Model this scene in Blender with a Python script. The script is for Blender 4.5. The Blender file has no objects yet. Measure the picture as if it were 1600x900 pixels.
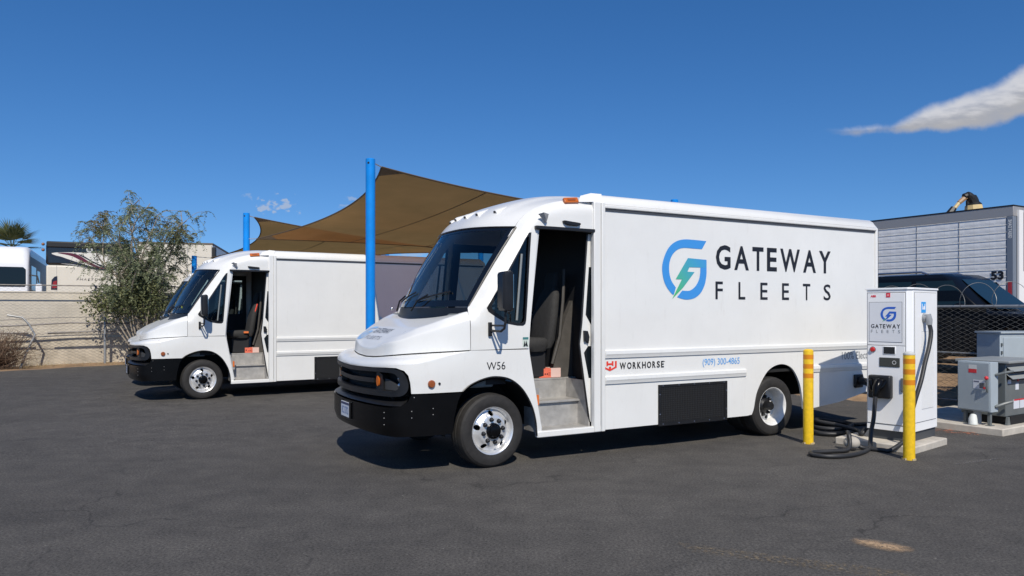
import bpy, bmesh, math, random
import numpy as np
from mathutils import Vector, Matrix
from mathutils.geometry import delaunay_2d_cdt
random.seed(7)
rng = np.random.default_rng(11)
scene = bpy.context.scene
COL = scene.collection
R = math.radians

# ------------------------------------------------------------------ camera, sky, sun, exposure
cam_d = bpy.data.cameras.new('camera'); cam = bpy.data.objects.new('camera', cam_d); COL.objects.link(cam)
cam.location = (0, 0, 1.758); cam.rotation_euler = (R(90), 0, 0)
cam_d.sensor_width = 36; cam_d.lens = 26.0; cam_d.shift_y = 0.0231; cam_d.clip_end = 8000; cam_d.clip_start = 0.05
scene.camera = cam
SUN_EL = R(45); SUN_AZ = R(170)            # clockwise from +Y: the sun stands behind the camera, a little to the right
to_sun = Vector((math.sin(SUN_AZ)*math.cos(SUN_EL), math.cos(SUN_AZ)*math.cos(SUN_EL), math.sin(SUN_EL)))
sun_d = bpy.data.lights.new('sun', 'SUN'); sun_d.energy = 4.35; sun_d.angle = R(0.5); sun_d.color = (1.0, 0.94, 0.84)
sun = bpy.data.objects.new('sun', sun_d); COL.objects.link(sun)
sun.rotation_euler = (-to_sun).to_track_quat('-Z', 'Y').to_euler()
world = bpy.data.worlds.new('World'); scene.world = world; world.use_nodes = True
scene.view_settings.view_transform = 'Standard'; scene.view_settings.look = 'None'
scene.view_settings.exposure = 0.0; scene.view_settings.gamma = 1.0

def build_world():
    nt = world.node_tree; N = nt.nodes; L = nt.links; N.clear()
    out = N.new('ShaderNodeOutputWorld'); bg = N.new('ShaderNodeBackground'); bg.inputs[1].default_value = 0.115
    sky = N.new('ShaderNodeTexSky'); sky.sky_type = 'NISHITA'; sky.sun_disc = False
    sky.sun_elevation = SUN_EL; sky.sun_rotation = SUN_AZ
    sky.altitude = 300; sky.air_density = 1.0; sky.dust_density = 0.0; sky.ozone_density = 5.0
    hs = N.new('ShaderNodeHueSaturation'); hs.inputs['Hue'].default_value = .505; hs.inputs['Saturation'].default_value = 1.24; hs.inputs['Value'].default_value = 1.0
    L.new(sky.outputs[0], hs.inputs['Color'])
    tc = N.new('ShaderNodeTexCoord'); sp = N.new('ShaderNodeSeparateXYZ'); L.new(tc.outputs['Generated'], sp.inputs[0])
    def M(op, a, b=None, c=None, clamp=False):
        n = N.new('ShaderNodeMath'); n.operation = op; n.use_clamp = clamp
        for i, x in enumerate((a, b, c)):
            if x is None: continue
            if isinstance(x, (int, float)): n.inputs[i].default_value = x
            else: L.new(x, n.inputs[i])
        return n.outputs[0]
    def sm(x, lo, hi):
        n = N.new('ShaderNodeMapRange'); n.interpolation_type = 'SMOOTHSTEP'
        L.new(x, n.inputs[0]); n.inputs[1].default_value = lo; n.inputs[2].default_value = hi
        return n.outputs[0]
    # the clear desert air keeps its blue down to the roofs: look a little higher into the sky dome everywhere
    va = N.new('ShaderNodeVectorMath'); va.operation = 'ADD'; va.inputs[1].default_value = (0, 0, .085); L.new(tc.outputs['Generated'], va.inputs[0])
    vn = N.new('ShaderNodeVectorMath'); vn.operation = 'NORMALIZE'; L.new(va.outputs[0], vn.inputs[0]); L.new(vn.outputs[0], sky.inputs['Vector'])
    yy = M('MAXIMUM', sp.outputs[1], 0.02)
    ax = M('DIVIDE', sp.outputs[0], yy); el = M('DIVIDE', sp.outputs[2], yy)
    cv = N.new('ShaderNodeCombineXYZ'); L.new(ax, cv.inputs[0]); L.new(el, cv.inputs[1])
    def noise(scale, det, sx=1, sy=1, rot=0, rough=.55):
        mp = N.new('ShaderNodeMapping'); mp.inputs['Scale'].default_value = (sx, sy, 1); mp.inputs['Rotation'].default_value = (0, 0, rot)
        L.new(cv.outputs[0], mp.inputs[0]); n = N.new('ShaderNodeTexNoise'); n.inputs['Scale'].default_value = scale
        n.inputs['Detail'].default_value = det; n.inputs['Roughness'].default_value = rough; L.new(mp.outputs[0], n.inputs['Vector'])
        return n.outputs['Fac']
    def curve(x, pts):
        # x remapped 0.40..1.10 -> 0..1 ; y = 0.20..0.45 -> 0..1
        xs = M('MULTIPLY', M('SUBTRACT', x, 0.40), 1/0.7)
        f = N.new('ShaderNodeFloatCurve'); c = f.mapping.curves[0]
        P = [((a-0.40)/0.7, (b-0.20)/0.25) for a, b in pts]
        c.points[0].location = P[0]; c.points[1].location = P[-1]
        for p in P[1:-1]: c.points.new(*p)
        f.mapping.update(); L.new(xs, f.inputs['Value'])
        return M('ADD', M('MULTIPLY', f.outputs[0], 0.25), 0.20)
    streak = noise(26, 5, 1.0, 3.4, R(-18))
    wob = M('MULTIPLY', M('SUBTRACT', noise(16, 7), 0.5), 0.028)
    wob2 = M('MULTIPLY', M('SUBTRACT', noise(40, 6), 0.5), 0.016)
    up = curve(ax, [(.40, .240), (.425, .2445), (.462, .250), (.507, .2535), (.54, .268), (.60, .291), (.65, .307), (.70, .335), (.80, .352), (.95, .345), (1.10, .30)])
    lo = curve(ax, [(.40, .243), (.425, .2435), (.455, .2395), (.50, .2435), (.56, .2435), (.61, .246), (.655, .252), (.70, .268), (.80, .285), (.95, .295), (1.10, .30)])
    eu = M('ADD', el, wob); e2 = M('ADD', el, wob2)
    d = M('MULTIPLY', sm(M('SUBTRACT', up, eu), -0.003, 0.013), sm(M('SUBTRACT', e2, lo), -0.004, 0.007))
    d = M('MULTIPLY', d, sm(ax, .405, .475))
    dens1 = M('MULTIPLY', d, M('ADD', 0.72, M('MULTIPLY', streak, 0.45)), clamp=True)
    rel = M('DIVIDE', M('SUBTRACT', el, lo), M('MAXIMUM', M('SUBTRACT', up, lo), 0.004))
    bright = M('ADD', 0.50, M('MULTIPLY', sm(M('ADD', rel, M('MULTIPLY', M('SUBTRACT', streak, .5), .9)), 0.25, 0.75), 0.26))
    # small fair-weather puffs low over the sails
    def puff(px, py, rx, ry, thr, a=.8):
        cx, cy = (px-800)/1155, (487-py)/1155
        q = M('ADD', M('POWER', M('DIVIDE', M('SUBTRACT', ax, cx), rx/1155), 2.0), M('POWER', M('DIVIDE', M('SUBTRACT', el, cy), ry/1155), 2.0))
        n = noise(75, 5, 1, 1.5, R(25))
        return M('MULTIPLY', sm(M('SUBTRACT', n, M('MULTIPLY', q, 0.13)), thr, thr+0.13), a)
    dens2 = puff(435, 320, 40, 18, .44)
    for a in (((548, 311, 14, 6, .40, .5)), ((536, 323, 9, 5, .42, .35)), ((389, 305, 12, 6, .45, .3)), ((648, 394, 40, 9, .36, .5))):
        dens2 = M('MAXIMUM', dens2, puff(*a))
    mix = N.new('ShaderNodeMix'); mix.data_type = 'RGBA'
    front = sm(sp.outputs[1], 0.05, 0.2)
    L.new(M('MULTIPLY', dens1, front), mix.inputs['Factor']); L.new(hs.outputs[0], mix.inputs[6])
    cc = N.new('ShaderNodeCombineColor'); L.new(M('MULTIPLY', bright, 7.2), cc.inputs[0]); L.new(M('MULTIPLY', bright, 7.3), cc.inputs[1]); L.new(M('MULTIPLY', bright, 7.8), cc.inputs[2])
    L.new(cc.outputs[0], mix.inputs[7])
    mix2 = N.new('ShaderNodeMix'); mix2.data_type = 'RGBA'; L.new(M('MULTIPLY', dens2, front), mix2.inputs['Factor']); L.new(mix.outputs[2], mix2.inputs[6])
    mix2.inputs[7].default_value = (3.6, 4.3, 5.6, 1)
    L.new(mix2.outputs[2], bg.inputs[0]); L.new(bg.outputs[0], out.inputs[0])
build_world()

# ------------------------------------------------------------------ materials
MATS = {}
def mat(name, col, rough=.5, metal=0.0, var=0.0, vscale=6.0, bump=0.0, bscale=60.0, col2=None, spec=.5, coat=0.0, trans=0.0, emit=None):
    if name in MATS: return MATS[name]
    m = bpy.data.materials.new(name); m.use_nodes = True; nt = m.node_tree; b = nt.nodes['Principled BSDF']; L = nt.links; N = nt.nodes
    b.inputs['Base Color'].default_value = (*col, 1); b.inputs['Roughness'].default_value = rough; b.inputs['Metallic'].default_value = metal
    b.inputs['Specular IOR Level'].default_value = spec; b.inputs['Coat Weight'].default_value = coat; b.inputs['Coat Roughness'].default_value = .06
    if var or col2 or bump:
        tc = N.new('ShaderNodeTexCoord')
    if var or col2:
        n = N.new('ShaderNodeTexNoise'); n.inputs['Scale'].default_value = vscale; n.inputs['Detail'].default_value = 6; n.inputs['Roughness'].default_value = .6
        L.new(tc.outputs['Object'], n.inputs['Vector'])
        r = N.new('ShaderNodeValToRGB'); r.color_ramp.elements[0].position = .34; r.color_ramp.elements[1].position = .68
        a = tuple(min(1, c*(1-var)) for c in col); z = col2 if col2 else tuple(min(1, c*(1+var)) for c in col)
        r.color_ramp.elements[0].color = (*a, 1); r.color_ramp.elements[1].color = (*z, 1)
        L.new(n.outputs['Fac'], r.inputs[0]); L.new(r.outputs[0], b.inputs['Base Color'])
    if bump:
        n2 = N.new('ShaderNodeTexNoise'); n2.inputs['Scale'].default_value = bscale; n2.inputs['Detail'].default_value = 4
        L.new(tc.outputs['Object'], n2.inputs['Vector']); bp = N.new('ShaderNodeBump'); bp.inputs['Strength'].default_value = bump; bp.inputs['Distance'].default_value = .01
        L.new(n2.outputs['Fac'], bp.inputs['Height']); L.new(bp.outputs[0], b.inputs['Normal'])
    if emit: b.inputs['Emission Color'].default_value = (*emit, 1); b.inputs['Emission Strength'].default_value = 1
    MATS[name] = m; return m
def glass(name, tint, refl=1.0):
    m = bpy.data.materials.new(name); m.use_nodes = True; nt = m.node_tree; N = nt.nodes; L = nt.links; N.clear()
    o = N.new('ShaderNodeOutputMaterial'); t = N.new('ShaderNodeBsdfTransparent'); t.inputs[0].default_value = (*tint, 1)
    g = N.new('ShaderNodeBsdfGlossy'); g.inputs['Roughness'].default_value = .015; g.inputs['Color'].default_value = (refl, refl, refl, 1)
    f = N.new('ShaderNodeFresnel'); f.inputs[0].default_value = 1.5; mx = N.new('ShaderNodeMixShader')
    L.new(f.outputs[0], mx.inputs[0]); L.new(t.outputs[0], mx.inputs[1]); L.new(g.outputs[0], mx.inputs[2]); L.new(mx.outputs[0], o.inputs[0])
    MATS[name] = m; return m

PAINT = mat('white_paint', (.755, .748, .715), .30, var=.03, vscale=1.3, coat=.35)
def dirty_white():
    m = PAINT; nt = m.node_tree; N = nt.nodes; L = nt.links; b = N['Principled BSDF']
    tc = N.new('ShaderNodeTexCoord'); mp = N.new('ShaderNodeMapping'); mp.inputs['Scale'].default_value = (2.2, 2.2, .5)
    n = N.new('ShaderNodeTexNoise'); n.inputs['Scale'].default_value = 5; n.inputs['Detail'].default_value = 9; n.inputs['Roughness'].default_value = .7
    L.new(tc.outputs['Object'], mp.inputs[0]); L.new(mp.outputs[0], n.inputs['Vector'])
    r = N.new('ShaderNodeValToRGB'); r.color_ramp.elements[0].position = .56; r.color_ramp.elements[1].position = .82
    r.color_ramp.elements[0].color = (0, 0, 0, 1); r.color_ramp.elements[1].color = (.35, .35, .35, 1)
    L.new(n.outputs['Fac'], r.inputs[0]); src = b.inputs['Base Color'].links[0].from_socket
    mx = N.new('ShaderNodeMix'); mx.data_type = 'RGBA'; L.new(r.outputs[0], mx.inputs['Factor']); L.new(src, mx.inputs[6]); mx.inputs[7].default_value = (.50, .47, .42, 1)
    L.new(mx.outputs[2], b.inputs['Base Color'])
    wn = N.new('ShaderNodeTexNoise'); wn.inputs['Scale'].default_value = 1.7; wn.inputs['Detail'].default_value = 2; L.new(tc.outputs['Object'], wn.inputs['Vector'])
    bp = N.new('ShaderNodeBump'); bp.inputs['Strength'].default_value = .22; bp.inputs['Distance'].default_value = .03; L.new(wn.outputs['Fac'], bp.inputs['Height']); L.new(bp.outputs[0], b.inputs['Normal'])
    mr = N.new('ShaderNodeMapRange'); mr.inputs[3].default_value = .20; mr.inputs[4].default_value = .42; L.new(n.outputs['Fac'], mr.inputs[0]); L.new(mr.outputs[0], b.inputs['Roughness'])
dirty_white()
BLACKP = mat('black_plastic', (.010, .010, .011), .42, var=.25, vscale=9, bump=.08, bscale=300)
BLACKB = mat('bumper_black', (.0035, .0035, .004), .24, var=.2, vscale=5, spec=.2)
RUBBER = mat('tyre_rubber', (.022, .020, .018), .72, var=.25, vscale=18, bump=.15, bscale=120)
DARK = mat('underside_black', (.008, .008, .008), .8)
INTER = mat('dark_interior', (.012, .012, .014), .7)
FABRIC = mat('seat_fabric', (.03, .029, .028), .85, var=.2, vscale=30, bump=.2, bscale=200)
TRIM = mat('grey_trim', (.075, .068, .06), .7, var=.15, vscale=12)
STEEL = mat('step_steel', (.40, .385, .36), .45, metal=.25, var=.18, vscale=7)
ALLOY = mat('polished_alloy', (.80, .79, .77), .30, metal=.6, var=.06, vscale=20)
WHITEW = mat('white_wheel', (.74, .73, .70), .4, var=.1, vscale=14)
AMBER = mat('amber_lens', (.52, .12, .012), .25, coat=.4)
DKAMBER = mat('dark_amber_lens', (.28, .075, .02), .3, coat=.4)
BOLTG = mat('bolt_grey', (.16, .16, .16), .4)
CHROME = mat('lamp_chrome', (.55, .55, .57), .15, metal=.9)
GLASS = glass('windshield_glass', (.72, .83, .82)); SIDEGLASS = glass('side_glass', (.30, .38, .40))
DKGLASS = mat('dark_window', (.006, .010, .014), .06, spec=.35)

# ------------------------------------------------------------------ mesh helpers
def finish(me, ang=35):
    me.validate(clean_customdata=False); me.update()
    me.polygons.foreach_set('use_smooth', [True]*len(me.polygons))
    me.set_sharp_from_angle(angle=R(ang))
def obj(name, me, m, parent=None, loc=None, rot=None, label=None):
    o = bpy.data.objects.new(name, me); COL.objects.link(o)
    if m is not None and not me.materials: me.materials.append(m)
    if parent is not None: o.parent = parent
    if loc is not None: o.location = loc
    if rot is not None: o.rotation_euler = rot
    if label: o['label'] = label
    return o
def thing(name, label, cat, loc=(0, 0, 0), rz=0, group=None):
    o = bpy.data.objects.new(name, None); COL.objects.link(o); o.location = loc; o.rotation_euler = (0, 0, rz)
    o.empty_display_size = .2; tag(o, label, cat, group); return o
def tag(o, label=None, cat=None, group=None, kind=None):
    if label: o['label'] = label
    if cat: o['category'] = cat
    if group: o['group'] = group
    if kind: o['kind'] = kind
    return o
def copy_tree(o, parent=None, skip=()):
    c = o.copy(); COL.objects.link(c); c.parent = parent
    for ch in list(o.children):
        if ch.name.split('.')[0] not in skip: copy_tree(ch, c, skip)
    return c
class MB:
    def __init__(s): s.v = []; s.f = []
    def add(s, v, f):
        b = len(s.v); s.v += [tuple(p) for p in v]; s.f += [tuple(i+b for i in q) for q in f]; return s
    def box(s, x0, x1, y0, y1, z0, z1):
        v = [(x, y, z) for z in (z0, z1) for y in (y0, y1) for x in (x0, x1)]
        return s.add(v, [(0, 2, 3, 1), (4, 5, 7, 6), (0, 1, 5, 4), (2, 6, 7, 3), (0, 4, 6, 2), (1, 3, 7, 5)])
    def tube(s, pts, r, n=8, caps=True):
        P = [Vector(p) for p in pts]; k = len(P); rr = r if isinstance(r, (list, tuple)) else [r]*k
        vs = []; fs = []; up = None
        for i, p in enumerate(P):
            t = (P[min(i+1, k-1)]-P[max(i-1, 0)]).normalized()
            if up is None: up = Vector((0, 0, 1)) if abs(t.z) < .9 else Vector((1, 0, 0))
            a = t.cross(up)
            if a.length < 1e-5: a = t.cross(Vector((0, 1, 0)))
            a.normalize(); b = a.cross(t).normalized(); up = b
            for j in range(n):
                q = 2*math.pi*j/n; vs.append(p+(a*math.cos(q)+b*math.sin(q))*rr[i])
        for i in range(k-1):
            for j in range(n):
                fs.append((i*n+j, i*n+(j+1) % n, (i+1)*n+(j+1) % n, (i+1)*n+j))
        if caps: fs.append(tuple(range(n-1, -1, -1))); fs.append(tuple((k-1)*n+j for j in range(n)))
        return s.add(vs, fs)
    def cyl(s, p0, p1, r, n=16): return s.tube([p0, p1], r, n)
    def lathe(s, prof, n=40, axis='y', close=False):
        vs = []; fs = []; k = len(prof)
        for j in range(n):
            q = 2*math.pi*j/n
            for (r, h) in prof:
                vs.append((r*math.cos(q), h, r*math.sin(q)) if axis == 'y' else (r*math.cos(q), r*math.sin(q), h))
        for j in range(n):
            for i in range(k if close else k-1):
                a, b = j*k+i, j*k+(i+1) % k; c, d = ((j+1) % n)*k+(i+1) % k, ((j+1) % n)*k+i
                fs.append((a, b, c, d))
        return s.add(vs, fs)
    def grid(s, fn, nu, nv, flip=False):
        vs = [fn(i/nu, j/nv) for j in range(nv+1) for i in range(nu+1)]; w = nu+1
        fs = [(j*w+i, j*w+i+1, (j+1)*w+i+1, (j+1)*w+i) for j in range(nv) for i in range(nu)]
        if flip: fs = [q[::-1] for q in fs]
        return s.add(vs, fs)
    def prism(s, pts, a0, a1, axis='y'):
        # extrude a 2D polygon (p,q) between a0 and a1 along the axis
        n = len(pts)
        def P(p, a): return (p[0], a, p[1]) if axis == 'y' else ((a, p[0], p[1]) if axis == 'x' else (p[0], p[1], a))
        v = [P(p, a0) for p in pts]+[P(p, a1) for p in pts]
        f = [tuple(range(n)), tuple(range(2*n-1, n-1, -1))]+[(i, i+n, (i+1) % n+n, (i+1) % n) for i in range(n)]
        return s.add(v, f)
    def loft(s, rings, cap=True):
        n = len(rings[0]); v = [p for r in rings for p in r]; f = []
        for i in range(len(rings)-1):
            for j in range(n): f.append((i*n+j, i*n+(j+1) % n, (i+1)*n+(j+1) % n, (i+1)*n+j))
        if cap: f.append(tuple(range(n-1, -1, -1))); f.append(tuple((len(rings)-1)*n+j for j in range(n)))
        return s.add(v, f)
    def sphere(s, c, r, n=12, m=8, sz=1):
        vs = []; fs = []
        for i in range(m+1):
            t = math.pi*i/m
            for j in range(n):
                p = 2*math.pi*j/n; vs.append((c[0]+r*math.sin(t)*math.cos(p), c[1]+r*math.sin(t)*math.sin(p), c[2]+r*sz*math.cos(t)))
        for i in range(m):
            for j in range(n): fs.append((i*n+j, (i+1)*n+j, (i+1)*n+(j+1) % n, i*n+(j+1) % n))
        return s.add(vs, fs)
    def mesh(s, name='m', ang=35, fix=True):
        me = bpy.data.meshes.new(name); me.from_pydata(s.v, [], s.f)
        if fix:
            bm = bmesh.new(); bm.from_mesh(me); bmesh.ops.remove_doubles(bm, verts=bm.verts, dist=1e-5); bmesh.ops.recalc_face_normals(bm, faces=bm.faces); bm.to_mesh(me); bm.free()
        finish(me, ang); return me
    def build(s, name, m, parent=None, bevel=0.0, ang=35, fix=True, **k):
        o = obj(name, s.mesh(name, ang, fix), m, parent, **k)
        if bevel:
            b = o.modifiers.new('bevel', 'BEVEL'); b.width = bevel; b.segments = 2; b.limit_method = 'ANGLE'; b.angle_limit = R(40); b.harden_normals = False
        return o
def cr(pts, n=8, closed=False):
    P = [np.array(p, float) for p in pts]; k = len(P); out = []
    rng_ = range(k) if closed else range(k-1)
    for i in rng_:
        if closed: a, b, c, d = P[(i-1) % k], P[i], P[(i+1) % k], P[(i+2) % k]
        else:
            b, c = P[i], P[i+1]; a = P[i-1] if i > 0 else 2*b-c; d = P[i+2] if i+2 < k else 2*c-b
        for j in range(n):
            t = j/n; out.append(tuple(.5*((2*b)+(-a+c)*t+(2*a-5*b+4*c-d)*t*t+(-a+3*b-3*c+d)*t**3)))
    if not closed: out.append(tuple(P[-1]))
    return out
def dens(pts, step):
    out = []
    for i in range(len(pts)):
        a = np.array(pts[i]); b = np.array(pts[(i+1) % len(pts)]); k = max(1, int(math.ceil(np.linalg.norm(b-a)/step)))
        out += [tuple(a+(b-a)*j/k) for j in range(k)]
    return out
def inside(pts, poly):
    pts = np.asarray(pts); x, y = pts[:, 0], pts[:, 1]; r = np.zeros(len(pts), bool); n = len(poly)
    for i in range(n):
        x1, y1 = poly[i]; x2, y2 = poly[(i+1) % n]
        if y1 == y2: continue
        c = ((y1 > y) != (y2 > y)) & (x < (x2-x1)*(y-y1)/(y2-y1)+x1); r ^= c
    return r
def near_edge(pts, poly, d):
    pts = np.asarray(pts); m = np.full(len(pts), 1e9)
    for i in range(len(poly)):
        a = np.array(poly[i]); b = np.array(poly[(i+1) % len(poly)]); ab = b-a; L2 = max(ab.dot(ab), 1e-12)
        t = np.clip(((pts-a)@ab)/L2, 0, 1); q = a+t[:, None]*ab; m = np.minimum(m, ((pts-q)**2).sum(1))
    return m < d*d
def sheet_mesh(outline, holes, fmap, step=.08, flip=False, ang=35, thick=0.0):
    polys = [dens(p, step) for p in [outline]+list(holes)]
    A = np.array(outline); x0, y0 = A.min(0); x1, y1 = A.max(0)
    gx, gy = np.meshgrid(np.arange(x0+step*.5, x1, step), np.arange(y0+step*.5, y1, step)); G = np.c_[gx.ravel(), gy.ravel()]
    if len(G):
        ok = inside(G, polys[0]) & ~near_edge(G, polys[0], step*.45)
        for h in polys[1:]: ok &= ~inside(G, h) & ~near_edge(G, h, step*.45)
        G = G[ok]
    vs = []; es = []
    for p in polys:
        b = len(vs); vs += [Vector(q) for q in p]; es += [(b+i, b+(i+1) % len(p)) for i in range(len(p))]
    vs += [Vector(q) for q in G]
    r = delaunay_2d_cdt(vs, es, [], 0, 1e-6); V = [tuple(v) for v in r[0]]; F = r[2]
    C = np.array([np.mean([V[i] for i in f], axis=0) for f in F]); ok = inside(C, polys[0])
    for h in polys[1:]: ok &= ~inside(C, h)
    F = [f for f, k in zip(F, ok) if k]
    if flip: F = [f[::-1] for f in F]
    W = [fmap(*v) for v in V]
    if thick:
        A3 = np.array(W); nr = np.zeros_like(A3); tri = np.array(F)
        fn = np.cross(A3[tri[:, 1]]-A3[tri[:, 0]], A3[tri[:, 2]]-A3[tri[:, 0]])
        for k in range(3): np.add.at(nr, tri[:, k], fn)
        nr /= np.maximum(np.linalg.norm(nr, axis=1), 1e-9)[:, None]
        n0 = len(W); W = [tuple(q) for q in A3]+[tuple(q) for q in A3-nr*thick]
        cnt = {}
        for f in F:
            for k in range(3): e = (f[k], f[(k+1) % 3]); cnt[e] = 1
        rim = [e for e in cnt if (e[1], e[0]) not in cnt]
        F = list(F)+[tuple(i+n0 for i in f[::-1]) for f in F]+[(e[1], e[0], e[0]+n0, e[1]+n0) for e in rim]
    me = bpy.data.meshes.new('sheet'); me.from_pydata(W, [], F); finish(me, ang); return me
def sheet(name, outline, holes, fmap, m, parent, step=.08, thick=0.0, flip=False, ang=35, **k):
    return obj(name, sheet_mesh(outline, holes, fmap, step, flip, ang, thick), m, parent, **k)
def text_pts(body, bold=0.0, spacing=1.0, shear=0.0):
    cu = bpy.data.curves.new('lettering', 'FONT'); cu.body = body; cu.offset = bold; cu.space_character = spacing; cu.shear = shear; cu.resolution_u = 3
    o = bpy.data.objects.new('lettering', cu); COL.objects.link(o)
    dg = bpy.context.evaluated_depsgraph_get(); me = bpy.data.meshes.new_from_object(o.evaluated_get(dg))
    V = np.array([v.co[:2] for v in me.vertices]); F = [tuple(p.vertices) for p in me.polygons]
    bpy.data.objects.remove(o); bpy.data.curves.remove(cu); bpy.data.meshes.remove(me)
    V = (V-V.min(0))/(V.max(0)-V.min(0)); return V, F
def text(body, rect, fmap, m, parent, bold=0.0, spacing=1.0, shear=0.0, name='lettering', label=None):
    """flat printed lettering fitted into rect (x0,x1,y0,y1) of a surface given by fmap(x,y)"""
    V, F = text_pts(body, bold, spacing, shear); x0, x1, y0, y1 = rect
    me = bpy.data.meshes.new(name); me.from_pydata([fmap(x0+(x1-x0)*a, y0+(y1-y0)*b) for a, b in V], [], F); me.update()
    return obj(name, me, m, parent, label=label)
def poly_decal(name, pts, fmap, m, parent, step=.05, holes=(), label=None):
    return obj(name, sheet_mesh(pts, holes, fmap, step), m, parent, label=label)
def circ(cx, cy, r, n=20, ry=None): return [(cx+r*math.cos(2*math.pi*i/n), cy+(ry or r)*math.sin(2*math.pi*i/n)) for i in range(n)]
def sstep(x, a, b):
    t = min(1, max(0, (x-a)/(b-a))); return t*t*(3-2*t)
# ------------------------------------------------------------------ ground
TH = math.atan2(2070, 1155.); DX, DY = math.sin(TH), math.cos(TH); W0 = (-.229, 8.25)
def gnd(x, y):
    v = (x-W0[0])*-DY+(y-W0[1])*DX
    return -.09*sstep(v, 2.6, 9.0)
def asphalt_mat():
    m = bpy.data.materials.new('asphalt'); m.use_nodes = True; nt = m.node_tree; N = nt.nodes; L = nt.links; b = N['Principled BSDF']
    tc = N.new('ShaderNodeTexCoord')
    def nz(s, d, r=.6, stretch=None):
        n = N.new('ShaderNodeTexNoise'); n.inputs['Scale'].default_value = s; n.inputs['Detail'].default_value = d; n.inputs['Roughness'].default_value = r
        if stretch:
            mp = N.new('ShaderNodeMapping'); mp.inputs['Scale'].default_value = stretch; L.new(tc.outputs['Object'], mp.inputs[0]); L.new(mp.outputs[0], n.inputs['Vector'])
        else: L.new(tc.outputs['Object'], n.inputs['Vector'])
        return n.outputs['Fac']
    def ramp(f, p0, c0, p1, c1):
        r = N.new('ShaderNodeValToRGB'); r.color_ramp.elements[0].position = p0; r.color_ramp.elements[1].position = p1
        r.color_ramp.elements[0].color = (*c0, 1); r.color_ramp.elements[1].color = (*c1, 1); L.new(f, r.inputs[0]); return r.outputs[0]
    def mixc(f, a, c, mode='MIX'):
        x = N.new('ShaderNodeMix'); x.data_type = 'RGBA'; x.blend_type = mode
        if isinstance(f, float): x.inputs['Factor'].default_value = f
        else: L.new(f, x.inputs['Factor'])
        L.new(a, x.inputs[6])
        if isinstance(c, tuple): x.inputs[7].default_value = (*c, 1)
        else: L.new(c, x.inputs[7])
        return x.outputs[2]
    base = ramp(nz(.22, 8, .62), .3, (.078, .0735, .068), .7, (.104, .0985, .091))
    base = mixc(.45, base, ramp(nz(.55, 9, .7, (.35, 1.3, 1)), .35, (.72, .72, .73), .66, (1.14, 1.13, 1.12)), 'MULTIPLY')
    base = mixc(.8, base, ramp(nz(2.6, 6, .7), .34, (.72, .72, .73), .68, (1.16, 1.15, 1.14)), 'MULTIPLY')
    grit = ramp(nz(48, 4, .75), .36, (.40, .40, .40), .66, (1.66, 1.64, 1.60))
    base = mixc(.9, base, grit, 'MULTIPLY')
    g2 = ramp(nz(260, 2, .7), .38, (.55, .55, .55), .64, (1.5, 1.48, 1.45)); base = mixc(.6, base, g2, 'MULTIPLY')
    # pale stones worn bare
    vo = N.new('ShaderNodeTexVoronoi'); vo.inputs['Scale'].default_value = 13; L.new(tc.outputs['Object'], vo.inputs['Vector'])
    sp = ramp(vo.outputs['Distance'], .09, (1, 1, 1), .13, (0, 0, 0)); base = mixc(mixc(1.0, sp, ramp(nz(9, 3), .55, (0, 0, 0), .66, (.6, .6, .6)), 'MULTIPLY'), base, (.30, .28, .25))
    # cracks
    wv = N.new('ShaderNodeTexNoise'); wv.inputs['Scale'].default_value = 1.6; wv.inputs['Detail'].default_value = 5; L.new(tc.outputs['Object'], wv.inputs['Vector'])
    ad = N.new('ShaderNodeMix'); ad.data_type = 'RGBA'; ad.blend_type = 'LINEAR_LIGHT'; ad.inputs['Factor'].default_value = .35
    L.new(tc.outputs['Object'], ad.inputs[6]); L.new(wv.outputs['Color'], ad.inputs[7])
    cv = N.new('ShaderNodeTexVoronoi'); cv.feature = 'DISTANCE_TO_EDGE'; cv.inputs['Scale'].default_value = .42; L.new(ad.outputs[2], cv.inputs['Vector'])
    crk = ramp(cv.outputs['Distance'], .0015, (1, 1, 1), .0055, (0, 0, 0)); msk = ramp(nz(.5, 4), .47, (0, 0, 0), .60, (.65, .65, .65))
    base = mixc(mixc(1.0, crk, msk, 'MULTIPLY'), base, (.018, .017, .017))
    # oil drips and dust
    base = mixc(ramp(nz(1.15, 5, .55), .69, (0, 0, 0), .80, (.6, .6, .6)), base, (.040, .038, .036))
    base = mixc(ramp(nz(.8, 7, .7), .60, (0, 0, 0), .85, (.5, .5, .5)), base, (.15, .14, .125))
    L.new(base, b.inputs['Base Color']); b.inputs['Roughness'].default_value = .88; b.inputs['Specular IOR Level'].default_value = .28
    bp = N.new('ShaderNodeBump'); bp.inputs['Strength'].default_value = .6; bp.inputs['Distance'].default_value = .006; L.new(nz(110, 4, .7), bp.inputs['Height']); L.new(bp.outputs[0], b.inputs['Normal'])
    MATS['asphalt'] = m; return m
ASPHALT = asphalt_mat()
DIRT = mat('dry_dirt', (.28, .18, .10), .95, var=.35, vscale=2.2, bump=.7, bscale=26)
CONCRETE = mat('pale_concrete', (.50, .455, .385), .85, var=.14, vscale=5, bump=.35, bscale=70)
lot = [(-36, -6), (-24.5, 10), (-15.9, 22.7), (-13.7, 25.75), (-11.6, 26.6), (-7, 28.5), (-2, 44), (13, 44), (8.2, 22), (6.7, 15.3), (7.2, 13.5), (8.0, 12.0), (10, 8.6), (16.5, -2.5), (18, -8)]
def wob(p, i): return (p[0]+.12*math.sin(i*1.7)+.07*math.sin(i*4.1), p[1]+.12*math.cos(i*2.3))
edge = [wob(p, i) for i, p in enumerate(dens(lot, .7))]
o = sheet('asphalt_lot', edge, [], lambda x, y: (x, y, gnd(x, y)), ASPHALT, None, step=1.0); tag(o, 'dark worn asphalt of the parking lot', 'asphalt', kind='structure')
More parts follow.
